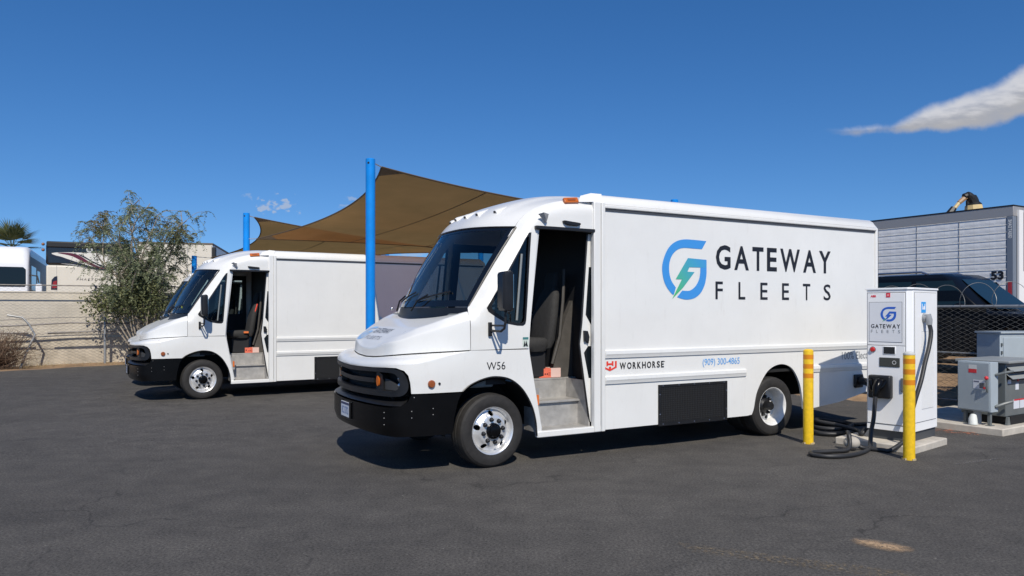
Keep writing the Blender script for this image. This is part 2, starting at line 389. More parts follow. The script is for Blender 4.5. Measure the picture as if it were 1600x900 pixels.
def dirt_z(x, y):
    bank = .52*sstep((x-7.83)*.857+(y-13.5)*.515, -.35, 1.0)*sstep(80-y, 0, 20)
    q = (x+16.4)*-.44+(y-25.0)*.898; back = (.95*sstep(q, 1.3, 1.9)+.07*sstep(q, -.9, -.1)*sstep(x, -17, -14.5))*sstep(-x, 6, 10)
    return gnd(x, y)-.03+bank+back+.02*math.sin(x*2.1+y*1.3)*math.sin(y*1.7-x)*(.0 if x < 5 and y < 22 else 1)
xs = np.concatenate([[-2500, -900, -300, -120, -70], np.arange(-48, 30.1, .6), [36, 50, 80, 150, 400, 1000, 2500]])
ys = np.concatenate([[-400, -100, -40], np.arange(-12, 54.1, .6), [60, 75, 110, 200, 500, 1200, 3000]])
b = MB(); nx = len(xs)
b.add([(x, y, dirt_z(x, y)) for y in ys for x in xs], [(j*nx+i, j*nx+i+1, (j+1)*nx+i+1, (j+1)*nx+i) for j in range(len(ys)-1) for i in range(nx-1)])
tag(b.build('dirt_ground', DIRT, fix=False), 'bare brown dirt around the parking lot', 'ground', kind='structure')
# far hills
HILL = mat('hazy_hill', (.16, .17, .19), .95, var=.2, vscale=.004)
b = MB(); n = 160; ring = []
for i in range(n+1):
    a = -math.pi/2+math.pi*i/n; h = 70+30*math.sin(i*.31)+22*math.sin(i*.83+1)+9*math.sin(i*2.3)
    for rr, hh in ((1500, -3), (1650, h*.62), (1900, h), (2400, h*.3)): ring.append((rr*math.sin(a), rr*math.cos(a), hh))
b.add(ring, [(i*4+j, (i+1)*4+j, (i+1)*4+j+1, i*4+j+1) for i in range(n) for j in range(3)])
tag(b.build('hills', HILL, fix=False, ang=60), 'low grey hills on the horizon', 'hills', kind='structure')
# faded yellow paint line and a spill of sand on the asphalt: worn thin sheets
def worn(name, col, lo, hi, scale, rough=.85):
    m = bpy.data.materials.new(name); m.use_nodes = True; nt = m.node_tree; N = nt.nodes; L = nt.links; b = N['Principled BSDF']
    b.inputs['Base Color'].default_value = (*col, 1); b.inputs['Roughness'].default_value = rough
    tc = N.new('ShaderNodeTexCoord'); n = N.new('ShaderNodeTexNoise'); n.inputs['Scale'].default_value = scale; n.inputs['Detail'].default_value = 8; n.inputs['Roughness'].default_value = .75
    L.new(tc.outputs['Object'], n.inputs['Vector']); r = N.new('ShaderNodeMapRange'); r.inputs[1].default_value = lo; r.inputs[2].default_value = hi; L.new(n.outputs['Fac'], r.inputs[0])
    at = N.new('ShaderNodeAttribute'); at.attribute_name = 'cover'; mu = N.new('ShaderNodeMath'); mu.operation = 'MULTIPLY'; L.new(r.outputs[0], mu.inputs[0]); L.new(at.outputs['Fac'], mu.inputs[1])
    L.new(mu.outputs[0], b.inputs['Alpha']); MATS[name] = m; return m
def stain(name, pts, z, m, step, fall, label):
    me = sheet_mesh(pts, [], lambda x, y: (x, y, gnd(x, y)+z), step); me.materials.append(m)
    a = me.attributes.new('cover', 'FLOAT', 'POINT'); P = np.array([v.co[:2] for v in me.vertices]); c = P.mean(0); d = np.full(len(P), 1e9)
    for i in range(len(pts)):
        p = np.array(pts[i]); q = np.array(pts[(i+1) % len(pts)]); ab = q-p; t = np.clip(((P-p)@ab)/ab.dot(ab), 0, 1); d = np.minimum(d, np.linalg.norm(P-(p+t[:, None]*ab), axis=1))
    a.data.foreach_set('value', np.clip(d/fall, 0, 1).astype(np.float32)); return tag(obj(name, me, None), label, 'marking', kind='structure')
stain('painted_line', [(1.22, 5.66), (1.30, 5.40), (2.60, 4.78), (2.74, 4.98)], .004, worn('worn_yellow_paint', (.24, .185, .115), .49, .66, 30), .04, .04, 'faded yellow paint line on the asphalt')
stain('dirt_spill', cr([(2.58, 5.60), (2.64, 5.74), (2.82, 5.68), (2.98, 5.52), (2.94, 5.40), (2.80, 5.38), (2.68, 5.46)], 4, True), .005, worn('spilled_sand', (.46, .31, .18), .36, .52, 22), .03, .11, 'small patch of spilled tan sand on the asphalt')
stain('utility_paint_mark', cr([(6.15, 11.0), (6.55, 11.15), (6.75, 10.75), (6.75, 10.45), (6.40, 10.60)], 4, True), .004, worn('worn_orange_paint', (.42, .16, .09), .52, .58, 9), .05, .1, 'faint orange utility paint scrawl on the asphalt')
stain('tyre_scuff', cr([(5.1, 8.55), (5.5, 8.75), (6.0, 8.95), (6.0, 8.88), (5.5, 8.62), (5.1, 8.45)], 4, True), .004, worn('pale_scuff', (.17, .16, .15), .42, .6, 14), .05, .06, 'pale curved scuff on the asphalt')
# ------------------------------------------------------------------ the step van (local axes: x = towards the rear, y = away from the near side, z = up)
CW = 1.2                                     # half width
PLAN = cr([(1.5, 0), (.5, 0), (0, 0), (-.5, .003), (-.78, .018), (-.94, .065), (-1.06, .17), (-1.145, .37), (-1.21, .75), (-1.235, 1.2), (-1.21, 1.65)], 24)
PLAN = [p for p in PLAN if p[1] <= CW+1e-6]
PLAN = np.array(PLAN); _arc = np.r_[0, np.cumsum(np.linalg.norm(np.diff(PLAN, axis=0), axis=1))]; PS = 1.5-_arc; SC = PS[-1]
def plan(s, off=0.0):
    if s > 1.5: return (s, -off)
    u = np.interp(-s, -PS, PLAN[:, 0]); v = np.interp(-s, -PS, PLAN[:, 1])
    if off:
        e = .02; a = max(s-e, SC); c = s+e
        u1, v1 = np.interp(-a, -PS, PLAN[:, 0]), np.interp(-a, -PS, PLAN[:, 1]); u2, v2 = np.interp(-c, -PS, PLAN[:, 0]), np.interp(-c, -PS, PLAN[:, 1])
        t = np.array((u2-u1, v2-v1)); t /= np.linalg.norm(t)
        if s-SC < .03: t = np.array((0., -1.))
        u += off*t[1]; v += -off*t[0]
    return (float(u), float(v))
SOF = {}
def s_of_v(v):  # plan arc position where the nose reaches v
    return float(np.interp(v, PLAN[:, 1], PS))
def mirror(f):
    def g(*a):
        u, v, w = f(*a); return (u, 2*CW-v, w)
    return g
SIDE_ANG = 40
def both(name, fn):
    """build a panel for the near and the mirrored far side"""
    return fn(lambda f: f, False), fn(mirror, True)
UF = [(1.2, -.26), (1.78, -.245), (1.9, -.15), (2.74, .39), (2.93, .565), (3.02, .735), (3.08, .95), (3.12, 1.5)]
def u_front(w): return float(np.interp(w, [a for a, _ in UF], [c for _, c in UF]))
SH = [(-.26, 1.8), (.345, 2.70), (.39, 2.745), (.445, 2.82), (.56, 2.925), (.74, 3.015), (.96, 3.072), (1.2, 3.09), (1.47, 3.10)]
def w_top(u): return float(np.interp(u, [a for a, _ in SH], [c for _, c in SH]))
def cab_v(u, w):
    a = 0.0
    if w > 1.62:
        d = max(0, min(1, (u-u_front(w))/.20)); a = .125*(1-d)**2.2*sstep(w, 1.62, 1.82)
    d2 = max(0, min(1, (w_top(u)-w)/.13)); a2 = .085*(1-d2)**2.0*sstep(u, .25, .5)
    lean = .035*sstep(w, 1.7, 2.7)*sstep(-u, -1.3, -.2)
    return lean+max(a, a2)
DOORF = [(.62, 2.745), (.505, 1.62), (.487, 1.37)]
WS_B = lambda x: (-.215-.235*(1-abs(x)**2.2), CW+x*1.07, 1.815)
WS_T = lambda x: (.395-.315*(1-abs(x)**2.6), CW+x*1.06, 2.735+.035*(1-x*x))
def ws(x, t, off=0.0):
    a = np.array(WS_B(x)); c = np.array(WS_T(x)); p = a+(c-a)*t; k = math.sin(math.pi*t)*.035*(1-.6*x*x); nrm = np.array((-.86, 0, .5))
    return tuple(p+nrm*(k+off))
HT = [(-1.10, 1.335), (-1.05, 1.36), (-.98, 1.412), (-.89, 1.475), (-.73, 1.572), (-.49, 1.672), (-.26, 1.732), (0, 1.77)]
def hood_h(u, v):
    e = abs(v-CW)/CW; return float(np.interp(u, [a for a, _ in HT], [c for _, c in HT]))+.035*e**3*sstep(u, -.6, -.25)
# the hood is narrower than the nose: its seam runs in from the side to a blunt front edge
HP = np.array(cr([(-.262, .0), (-.40, .045), (-.58, .135), (-.76, .26), (-.90, .385), (-.985, .52), (-1.03, .75), (-1.048, 1.0), (-1.053, 1.2), (-1.048, 1.4)], 16)); HP = HP[HP[:, 1] <= CW+1e-6]
_ha = np.r_[0, np.cumsum(np.linalg.norm(np.diff(HP, axis=0), axis=1))]; _ha /= _ha[-1]
SEAMA = ((0, .25, .45, .62, .8, 1), (1.325, 1.305, 1.283, 1.258, 1.235, 1.224))
def hp(a, off=0.0):
    """point on the hood seam, a 0..1 from the rear near corner to the nose; off < 0 moves it inwards"""
    u, v = np.interp(a, _ha, HP[:, 0]), np.interp(a, _ha, HP[:, 1])
    if off:
        e = .012; a1, a2 = max(a-e, 0), min(a+e, 1); t = np.array((np.interp(a2, _ha, HP[:, 0])-np.interp(a1, _ha, HP[:, 0]), np.interp(a2, _ha, HP[:, 1])-np.interp(a1, _ha, HP[:, 1]))); t /= np.linalg.norm(t)
        if a > .985: t = np.array((0., 1.))
        if a < .02: t = np.array((-1., .12)); t /= np.linalg.norm(t)
        u += -off*t[1]; v += off*t[0]
    return (float(u), float(v))
def seam_a(a): return float(np.interp(a, *SEAMA))
def a_of_s(s): return max(0., min(1., (-.262-s)/(-.262-SC)))
def seam_w(s): # height at which the fender side turns over towards the hood seam
    return 1.33 if s > -.262 else seam_a(a_of_s(s))-.012-.085*sstep(a_of_s(s), 0, .35)+.022*sstep(a_of_s(s), .6, 1)
def shoulder(a, q):
    s = -.262+(SC+.262)*a; u0, v0, w0 = fender_pt(s, seam_w(s)); u1, v1 = hp(a); w1 = seam_a(a); ph = q*math.pi/2
    k = 1-math.cos(ph); h = math.sin(ph); k = .55*k+.45*q*k**.5
    return (u0+(u1-u0)*k, v0+(v1-v0)*k, w0+(w1-w0)*h)
def fender_pt(s, w):
    u, v = plan(s, .012*math.sin(math.pi*max(0, min(1, (w-.9)/.45)))*sstep(-s, -.2, .6)); return (u, v, w)
def hood_pt(a, q):
    rad = .10+.05*sstep(a, .1, .5)-.07*sstep(a, .62, .9); wb = seam_a(a)+.012; ui, vi = hp(a, -rad); top = hood_h(ui, vi)
    if q <= .45:
        f = q/.45; hs = max(.40, 1-.078/max(.05, top-wb)); X = (0, .46, .55, .62, .90, 1)
        ins = rad*float(np.interp(f, X, (0, .09, .14, .26, .90, 1))); h = float(np.interp(f, X, (0, hs-.05, hs, hs+.035, .985, 1)))
        u, v = hp(a, -ins-.002); return (u, v, wb+(top-wb)*h)
    f = (q-.45)/.55; spine = (-.50+(-.88+.50)*a**.9, CW); g = f; u = ui+(spine[0]-ui)*g; v = vi+(spine[1]-vi)*g
    if a < .15: u = ui+(spine[0]-ui)*(1-(1-g)**1.8)
    return (u, v, hood_h(u, v))
def make_van(t):
    P = lambda *a, **k: sheet(*a, **k)
    # --- cargo body sides
    arch = cr([(4.06, .335), (4.10, .42), (4.17, .66), (4.37, .92), (4.62, 1.012), (4.86, .95), (5.02, .74), (5.09, .48), (5.11, .345)], 5)
    out = [(1.53, .32), (3.97, .325)]+arch+[(5.2, .335), (5.9, .40), (6.74, .56), (6.74, 2.995), (1.53, 2.995)]
    for mir, far in ((lambda f: f, False), (mirror, True)):
        sp = P('body_side', out, [], mir(lambda u, w: (u, 0.0, w)), PAINT, t, step=.35, thick=.03, flip=far)
        def rail(u0, u1, w0, w1, d=.030):
            b = MB(); prof = [(w0, 0.004), (w0+.006, -d*.55), (w0+.35*(w1-w0), -d*.75), (w0+.5*(w1-w0), -d), (w1-.014, -d*.9), (w1, 0.004)]
            def q(u, k): return mir(lambda a, c: (a, c[1], c[0]))(u, prof[k])
            rings = []
            for (u, sc) in ((u0, .55), (u0+.015, 1), (u1-.015, 1), (u1, .55)):
                rings.append([mir(lambda a, c: (a, c[1]*sc, c[0]))(u, p) for p in prof])
            b.loft(rings); b.build('rub_rail', PAINT, sp, ang=25)
        rail(1.545, 6.74, 1.185, 1.292); rail(1.545, 3.945, .868, .975); rail(5.22, 6.74, .868, .975)
        # dark seal and drip rail under the roof edge
        b = MB(); y0, y1 = sorted((mir(lambda a: (0, a, 0))(-.012)[1], mir(lambda a: (0, a, 0))(.02)[1])); b.box(1.545, 6.735, y0, y1, 2.985, 3.012); b.build('door_seal', mat('dark_seal', (.05, .055, .065), .6), sp)
        y0, y1 = sorted((mir(lambda a: (0, a, 0))(-.028)[1], mir(lambda a: (0, a, 0))(.03)[1])); b = MB(); b.box(1.545, 6.75, y0, y1, 3.014, 3.062); b.build('drip_rail', PAINT, sp, bevel=.012)
        for (u0, u1, w0, w1) in ((1.385, 1.543, .302, 3.085), (6.742, 6.80, .56, 3.06)):
            y0, y1 = sorted((mir(lambda a: (0, a, 0))(-.020)[1], mir(lambda a: (0, a, 0))(.05)[1])); b = MB(); b.box(u0, u1-.055 if u0 < 2 else u1, y0, y1, w0, w1)
            po = b.build('corner_post', PAINT, t, bevel=.012)
            if u0 < 2:
                y0, y1 = sorted((mir(lambda a: (0, a, 0))(-.034)[1], mir(lambda a: (0, a, 0))(.03)[1])); b = MB(); b.box(1.49, 1.542, y0, y1, w0+.004, w1-.004); b.build('post_trim', PAINT, po, bevel=.008)
        # rivets in the rails are too small to tell; the black screen over the battery vent is not
        if not far:
            vent = MB()
            for (u0, u1, w0, w1) in ((2.39, 3.585, .30, .345), (2.39, 3.585, .795, .825), (2.39, 2.435, .345, .795), (3.54, 3.585, .345, .795)): vent.box(u0, u1, -.014, .01, w0, w1)
            vo = vent.build('vent_frame', BLACKP, t)
            m = MB(); k = 38
            for i in range(k): u = 2.44+1.095*(i+.5)/k; m.box(u-.0035, u+.0035, -.012, -.009, .346, .794)
            for i in range(16): w = .35+.44*(i+.5)/16; m.box(2.436, 3.539, -.0085, -.006, w-.0035, w+.0035)
            m.build('vent_screen', mat('screen_black', (.02, .02, .021), .5), vo)
            m = MB(); m.box(2.4, 3.58, -.0035, -.0005, .31, .82); m.build('vent_backing', DARK, vo)
            sc = MB(); sc.sphere((0, 0, 0), .008, 8, 4)
            scm = sc.mesh()
            for i in range(5):
                for w in (.322, .81): obj('screw', scm, CHROME, vo, loc=(2.46+i*.265, -.016, w))
            for w in (.45, .70):
                for u in (2.412, 3.562): obj('screw', scm, CHROME, vo, loc=(u, -.016, w))
    # --- roof of the box: edge rail plus a slightly crowned sheet
    prof = [(-.022, 3.062), (-.012, 3.105), (.02, 3.15), (.075, 3.185), (.16, 3.20), (.5, 3.225), (CW, 3.245)]
    prof = prof+[(2*CW-v, w) for v, w in prof[-2::-1]]
    b = MB(); us = [1.47, 1.56, 6.72, 6.80]
    def rp(i, j):
        u = us[i]; v, w = prof[j]
        if i == 0: w = 3.06+(w-3.06)*.86; v = CW+(v-CW)*.985
        if i == 3: w = 3.05+(w-3.06)*.6; v = CW+(v-CW)*.985
        return (u, v, w)
    n = len(prof); b.add([rp(i, j) for i in range(4) for j in range(n)], [(i*n+j, i*n+j+1, (i+1)*n+j+1, (i+1)*n+j) for i in range(3) for j in range(n-1)])
    rf = b.build('body_roof', PAINT, t, ang=28)
    b = MB(); b.add([(1.20, .05, 3.075), (1.43, -.012, 3.085), (1.50, -.02, 3.07), (1.52, .02, 3.19), (1.42, .10, 3.205), (1.28, .12, 3.165)], [(0, 1, 5), (1, 2, 3, 4), (1, 4, 5)]); b.build('roof_gusset', PAINT, rf, fix=False)
    b = MB(); b.box(6.78, 6.80, .05, 2.35, .55, 3.05); b.box(6.80, 6.92, .1, 2.3, .45, .58); b.build('rear_panel', PAINT, t)
    b = MB(); b.box(1.56, 6.77, .045, 2.355, .90, .94); b.build('cargo_floor', DARK, t)
    # --- cab sides with the quarter window opening
    win = [(-.055, 1.80), (-.035, 1.76), (.06, 1.70), (.20, 1.625), (.33, 1.602), (.405, 1.60), (.435, 1.62), (.445, 1.66), (.525, 2.62), (.53, 2.67), (.50, 2.665), (.45, 2.59), (.36, 2.44), (.10, 2.03)]
    door_edge = DOORF
    cabo = [(-.255, 1.333), (.487, 1.338)]+[(.487, 1.37), (.505, 1.62), (.62, 2.745), (1.36, 2.745), (1.385, 2.745), (1.385, 3.085)]+[(u, w) for u, w in reversed(cr(SH[1:-1], 5))]+[(-.15, 1.925), (-.235, 1.80), (-.255, 1.70)]
    for mir, far in ((lambda f: f, False), (mirror, True)):
        cs = P('cab_side', cabo, [win], mir(lambda u, w: (u, cab_v(u, w), w)), PAINT, t, step=.055, thick=.035, flip=far, ang=50)
        wi = sheet('quarter_window', [((u-.27)*1.02+.27, (w-2.0)*1.01+2.0) for u, w in win], [], mir(lambda u, w: (u, cab_v(u, w)+.026, w)), SIDEGLASS, cs, step=.2, flip=far)
        inner = [((u-.30)*.86+.305, (w-2.02)*.93+2.02) for u, w in win]
        sheet('window_gasket', [((u-.27)*1.012+.27, (w-2.0)*1.006+2.0) for u, w in win], [inner], mir(lambda u, w: (u, cab_v(u, w)-.003, w)), BLACKP, cs, step=.1, thick=.016, flip=far)
        b = MB(); b.tube([mir(lambda u, w: (u, cab_v(u, w)+.012, w))(.33, 1.66), mir(lambda u, w: (u, cab_v(u, w)+.012, w))(.41, 2.42)], .014, 6); b.build('window_divider', mat('grey_rubber', (.22, .24, .24), .5), cs)
        # --- fender with wheel arch and half of the nose lip
        fo = [(SC, 1.137), (-1.9, 1.140), (-1.5, 1.148), (-1.25, 1.158), (-1.10, 1.158), (-1.01, 1.13), (-.965, 1.08), (-.945, 1.0), (-.935, .885), (-.36, .885)]
        fa = cr([(-.355, .885), (-.26, .955), (-.10, 1.012), (.06, 1.028), (.24, .99), (.40, .87), (.52, .68), (.575, .5), (.592, .325)], 5)
        fo = fo+fa+[(.60, .302), (.655, .302), (.655, .40), (.50, 1.25), (.487, 1.325)]+[(s, seam_w(s)) for s in (-.26, -.35, -.45, -.6, -.75, -.9, -1.05, -1.15, -1.3, -1.6, -1.9)]+[(SC, seam_w(SC))]
        fm = fender_pt
        fe = P('fender', fo, [], mir(fm), PAINT, t, step=.055, thick=.03, flip=far, ang=50)
        fl = cr([(-.355, .885), (-.26, .955), (-.10, 1.012), (.06, 1.028), (.24, .99), (.40, .87), (.52, .68), (.575, .5), (.592, .325)], 5)
        b = MB(); b.tube([mir(lambda u, w: (u, .004, w))(*p) for p in fl], .011, 6); b.build('arch_trim', BLACKP, fe)
        b = MB(); b.grid(lambda i, j: mir(shoulder)(i, j), 60, 10); b.build('fender_shoulder', PAINT, fe, ang=60)
        wl = MB(); n = 18
        wl.grid(lambda i, j: mir(lambda a, c: (a[0], c, a[1]))((.05+.60*math.cos(math.pi*i), .40+.60*math.sin(math.pi*i)), .035+.62*j), n, 2)
        wl.grid(lambda i, j: mir(lambda a, c: (a[0], c, a[1]))((.05+.60*j*math.cos(math.pi*i), .40+.60*j*math.sin(math.pi*i)), .655), n, 2); wl.build('wheel_well', DARK, fe)
        if not far:
            d = MB(); d.lathe([(0, -.012), (.034, -.010), (.042, .0), (.042, .012)], 20); mk = d.build('side_marker', DKAMBER, fe, loc=plan(-.72, .02)+(.985,))
            d = MB(); d.lathe([(0, -.006), (.012, -.005), (.014, .006)], 12); d.build('marker_bolt', BLACKP, fe, loc=plan(-.63, .012)+(.985,))
        # --- hood half
        hb = MB(); hb.grid(lambda i, j: mir(hood_pt)(i, j), 40, 30); hb.build('hood', PAINT, t, ang=50)
        # --- bumper half
        def boff(s): return .055*sstep(-s, .86, 1.12)
        bo = [(SC, .735), (-1.6, .735), (-1.15, .738), (-1.04, .752), (-.97, .80), (-.93, .872), (-.365, .872), (-.41, .78), (-.455, .6), (-.475, .43), (-.9, .43), (-1.1, .425), (-1.5, .43), (SC, .44)]
        bp = P('bumper', bo, [], mir(lambda s, w: plan(s, boff(s)-.03*sstep(.52-w, 0, .1)*sstep(-s, .9, 1.2))+(w,)), BLACKB, t, step=.06, thick=.05, flip=far, ang=50)
        lb = MB(); lb.grid(lambda i, j: mir(lambda s, q: plan(s, boff(s)-.01-.17*q)+(.735+.075*q**.8+.02*sstep(-s, -1.0, -.9),))(-1.0+(SC+1.0)*i, j), 24, 4); lb.build('bumper_ledge', BLACKP, bp, ang=60)
        sm_ = MB(); sm_.sphere((0, 0, 0), .007, 8, 4); smm = sm_.mesh()
        for (s, w) in ((-.70, .72), (-.70, .655), (-.93, .70), (-.93, .63), (-1.22, .68), (-1.22, .62), (-1.22, .55), (-.905, .845)):
            q = mir(lambda a, c: plan(a, boff(a)+.002)+(c,))(s, w); obj('bolt', smm, BOLTG, bp, loc=q)
        # --- grille half: thick surround, bar, lamp pod
        go = [(SC, 1.130), (-1.9, 1.134), (-1.5, 1.143), (-1.26, 1.150), (-1.12, 1.143), (-1.03, 1.115), (-.985, 1.05), (-.965, .98), (-.975, .915), (-1.02, .87), (-1.1, .852), (-1.3, .845), (-1.8, .836), (SC, .832),
              (SC, .892), (-1.8, .896), (-1.3, .905), (-1.16, .908), (-1.09, .925), (-1.06, .97), (-1.06, 1.02), (-1.085, 1.065), (-1.14, 1.098), (-1.3, 1.104), (-1.5, 1.10), (-1.9, 1.09), (SC, 1.084)]
        def go_v(s, w):
            e = min(abs(w-1.125), abs(w-.868), 1); return plan(s, .012)+(w,)
        gr = P('grille_surround', cr(go[:14], 3)+cr(go[14:], 3), [], mir(go_v), BLACKP, t, step=.05, thick=.075, flip=far)
        gb = gr.modifiers.new('bevel', 'BEVEL'); gb.width = .016; gb.segments = 3; gb.limit_method = 'ANGLE'; gb.angle_limit = R(50)
        sa = s_of_v(.50); sb = s_of_v(.56)
        for w0, w1, of in ((.975, 1.025, -.012),):
            P('grille_bar', [(sb, w0), (sb, w1), (SC, w1-.012), (SC, w0-.012)], [], mir(lambda s, w: plan(s, of)+(w,)), BLACKP, gr, step=.06, thick=.05, flip=far)
        P('grille_backing', [(-1.0, .85), (-1.0, 1.15), (SC, 1.14), (SC, .84)], [], mir(lambda s, w: plan(s, -.12)+(w,)), DARK, gr, step=.1, flip=far)
        pod = P('lamp_pod', [(sa-.03, .90), (sa+.11, .905), (sa+.10, 1.07), (sa+.03, 1.10), (sa-.03, 1.09)], [], mir(lambda s, w: plan(s, -.028)+(w,)), BLACKP, t, step=.05, thick=.07, flip=far)
        P('turn_signal', circ(sa+.022, 1.0, .026, 20, .058), [], mir(lambda s, w: plan(s, -.010)+(w,)), AMBER, pod, step=.03, thick=.025, flip=far)
        hc = plan(s_of_v(.155), -.075)
        for k_, w in enumerate((1.035, .965)):
            hl = MB(); hl.sphere((0, 0, 0), .040, 14, 10); q = mir(lambda a, c: a+(c,))(hc, w); hl.build('headlight', CHROME, pod, loc=q)
        P('lamp_bowl', [(sa+.12, .91), (-1.10, .91), (-1.10, .96), (sa+.2, 1.02), (sa+.12, 1.03)], [], mir(lambda s, w: plan(s, -.05)+(w,)), mat('grey_plastic', (.045, .044, .043), .5), pod, step=.05, thick=.03, flip=far)
        # --- windshield wiper
    # --- cowl, windshield, roof cap
    def rear_hood(x): # rear edge of the hood across the van
        q = .45+.55*(1-abs(x)); p = hood_pt(0, q); v = p[1] if x < 0 else 2*CW-p[1]; return (p[0], v, p[2])
    b = MB(); b.grid(lambda i, j: tuple(np.array(rear_hood(i*2-1))*(1-j)+np.array(ws(i*2-1, 0))*j+np.array((0, 0, -.012-.04*math.sin(math.pi*j)))), 36, 6)
    cow = b.build('cowl', BLACKP, t, ang=60)
    bx, bt0, bt1 = .935, .075, .955
    b = MB(); b.grid(lambda i, j: ws((i*2-1)*bx, bt0+(bt1-bt0)*j), 28, 14); wsg = b.build('windshield', GLASS, t, ang=80)
    b = MB()
    b.grid(lambda i, j: ws((i*2-1), bt0*j, .002), 36, 2); b.grid(lambda i, j: ws((i*2-1), bt1+(1-bt1)*j, .002), 36, 2)
    b.grid(lambda i, j: ws(-1+(1-bx)*i, bt0+(bt1-bt0)*j, .002), 2, 14); b.grid(lambda i, j: ws(bx+(1-bx)*i, bt0+(bt1-bt0)*j, .002), 2, 14)
    b.build('windshield_border', mat('black_glass_border', (.006, .008, .012), .08), wsg, ang=80)
    b = MB(); edge_ = [ws(-1, j/10, .004) for j in range(11)]; b.tube(edge_, .012, 6); b.tube([ws(1, j/10, .004) for j in range(11)], .012, 6); b.tube([ws(i/10-1, 1, .004) for i in range(21)], .012, 6); b.build('windshield_gasket', BLACKP, wsg)
    for x0, x1 in ((-.05, -.62), (.60, .12)):
        wp = MB(); p0 = np.array(ws(x0, 0, .03))+np.array((-.03, 0, -.06)); p1 = np.array(ws((x0+x1)/2, .12, .045)); wp.tube([p0, (p0+p1)/2+np.array((-.02, 0, .03)), p1], .011, 6); wi = wp.build('wiper_arm', BLACKP, cow)
        wp = MB(); wp.tube([ws(x0+(x1-x0)*k/8*1.1, .06+.11*k/8, .022) for k in range(9)], .010, 6); wp.build('wiper_blade', BLACKP, cow)
    wn = MB(); wn.sphere((0, 0, 0), .022, 10, 6); 
    q = rear_hood(.92); nz_ = wn.build('hood_knob', CHROME, cow, loc=(q[0]-.08, q[1], q[2]+.05))
    EC = cr([(u, cab_v(u, w_top(u))+.012, w_top(u)-.004) for u in (.39, .445, .56, .74, .96, 1.2, 1.47)], 8)
    CC = cr([(.08, CW, 2.77), (.12, CW, 2.83), (.24, CW, 2.92), (.52, CW, 3.065), (.90, CW, 3.18), (1.2, CW, 3.225), (1.49, CW, 3.24)], 8)
    def roof(x, t_, off=0.0):
        k = t_*(len(EC)-1); i = min(int(k), len(EC)-2); f = k-i; e = np.array(EC[i])*(1-f)+np.array(EC[i+1])*f; c = np.array(CC[i])*(1-f)+np.array(CC[i+1])*f
        a = abs(x); g = (1-a**2.6); p = e+(c-e)*g; p[1] = CW+(CW-e[1])*x
        # raised middle panel with soft flanks
        p[2] += .022*(sstep(.80-a, 0, .16))*sstep(t_, .12, .4)
        return (p[0], p[1], p[2]-off)
    b = MB(); b.grid(lambda i, j: roof(i*2-1, j), 48, 40); cro = b.build('cab_roof', PAINT, t, ang=60)
    b = MB(); b.grid(lambda i, j: roof((i*2-1)*.97, .03+j*.96, .05), 24, 16); b.build('dark_roof_liner', INTER, t)  # dark sheet added under the white roof so the cab looks dark inside
    for x in (-.62, -.30, 0, .30, .62):
        q = np.array(roof(x, .34)); c = MB(); c.loft([[(a+l, d*s_, h*s_) for (d, h) in ((-.045, -.01), (-.035, .028), (0, .04), (.035, .028), (.045, -.01))] for (l, s_, a) in ((0, .85, 0), (.03, 1, 0), (.16, .55, .02))])
        cl = c.build('clearance_light', PAINT, cro, loc=tuple(q), rot=(0, -.42, 0)); c = MB(); c.box(-.006, .002, -.022, .022, .0, .022); c.build('light_lens', TRIM, cro, loc=tuple(q+np.array((-.002, 0, .004))), rot=(0, -.42, 0))
    c = MB(); c.box(-.10, .10, -.02, .02, -.035, .035); cm = c.build('corner_marker', AMBER, cro, bevel=.008, loc=(1.10, .062, 3.085), rot=(-.5, -.10, 0)); 
    c = MB(); c.box(-.055, .055, -.026, -.0195, -.012, .012); c.build('marker_slot', DKAMBER, cro, loc=(1.10, .062, 3.085), rot=(-.5, -.10, 0))
    # --- fittings over the door
    c = MB(); c.prism(cr([(.955, 2.832), (1.06, 2.824), (1.17, 2.815), (1.187, 2.80), (1.165, 2.780), (1.07, 2.776), (.985, 2.788), (.948, 2.815)], 3, True), -.03, .01); c.build('door_lamp', BLACKP, t, bevel=.006)
    c = MB(); c.loft([[(.60, -.01, 2.885), (.64, -.075, 2.90), (.71, -.07, 2.885), (.715, -.005, 2.87)], [(.655, -.002, 2.84), (.68, -.05, 2.84), (.71, -.045, 2.835), (.715, .0, 2.83)], [(.695, 0, 2.79), (.70, -.012, 2.79), (.712, -.01, 2.79), (.713, .002, 2.79)]]); c.build('camera_pod', mat('grey_pod', (.45, .45, .45), .4), t)
    c = MB(); c.box(.575, 1.40, -.022, .05, 2.712, 2.752); c.build('door_track', BLACKP, t, bevel=.006)
    c = MB(); c.prism([(.60, 2.712), (.645, 2.712), (.525, 1.62), (.507, 1.37), (.52, 1.25), (.68, .40), (.655, .385), (.485, 1.25), (.470, 1.37), (.488, 1.62)], .0365, .062); c.build('door_jamb', mat('jamb_white', (.62, .63, .64), .4), t)
    c = MB(); c.box(.60, 1.50, -.012, .06, .300, .372); c.build('door_sill', PAINT, t, bevel=.01)
    # --- near door slid back into the side pocket
    dr = [(1.355, 2.70), (1.272, 1.62), (1.238, 1.37), (1.255, 1.24), (1.385, .42), (2.15, .42), (2.15, 2.70)]
    h1 = [(1.372, 2.30), (1.325, 1.72), (1.40, 1.60), (2.05, 1.60), (2.05, 2.30)]; h2 = [(1.30, 1.26), (1.36, 1.34), (2.05, 1.34), (2.05, .95), (1.37, .95)]
    sd = P('sliding_door', dr, [h1, h2], lambda u, w: (u, .075, w), PAINT, t, step=.2, thick=.03)
    P('door_window', h1, [], lambda u, w: (u, .085, w), DKGLASS, sd, step=.5); P('lower_window', h2, [], lambda u, w: (u, .085, w), DKGLASS, sd, step=.5)
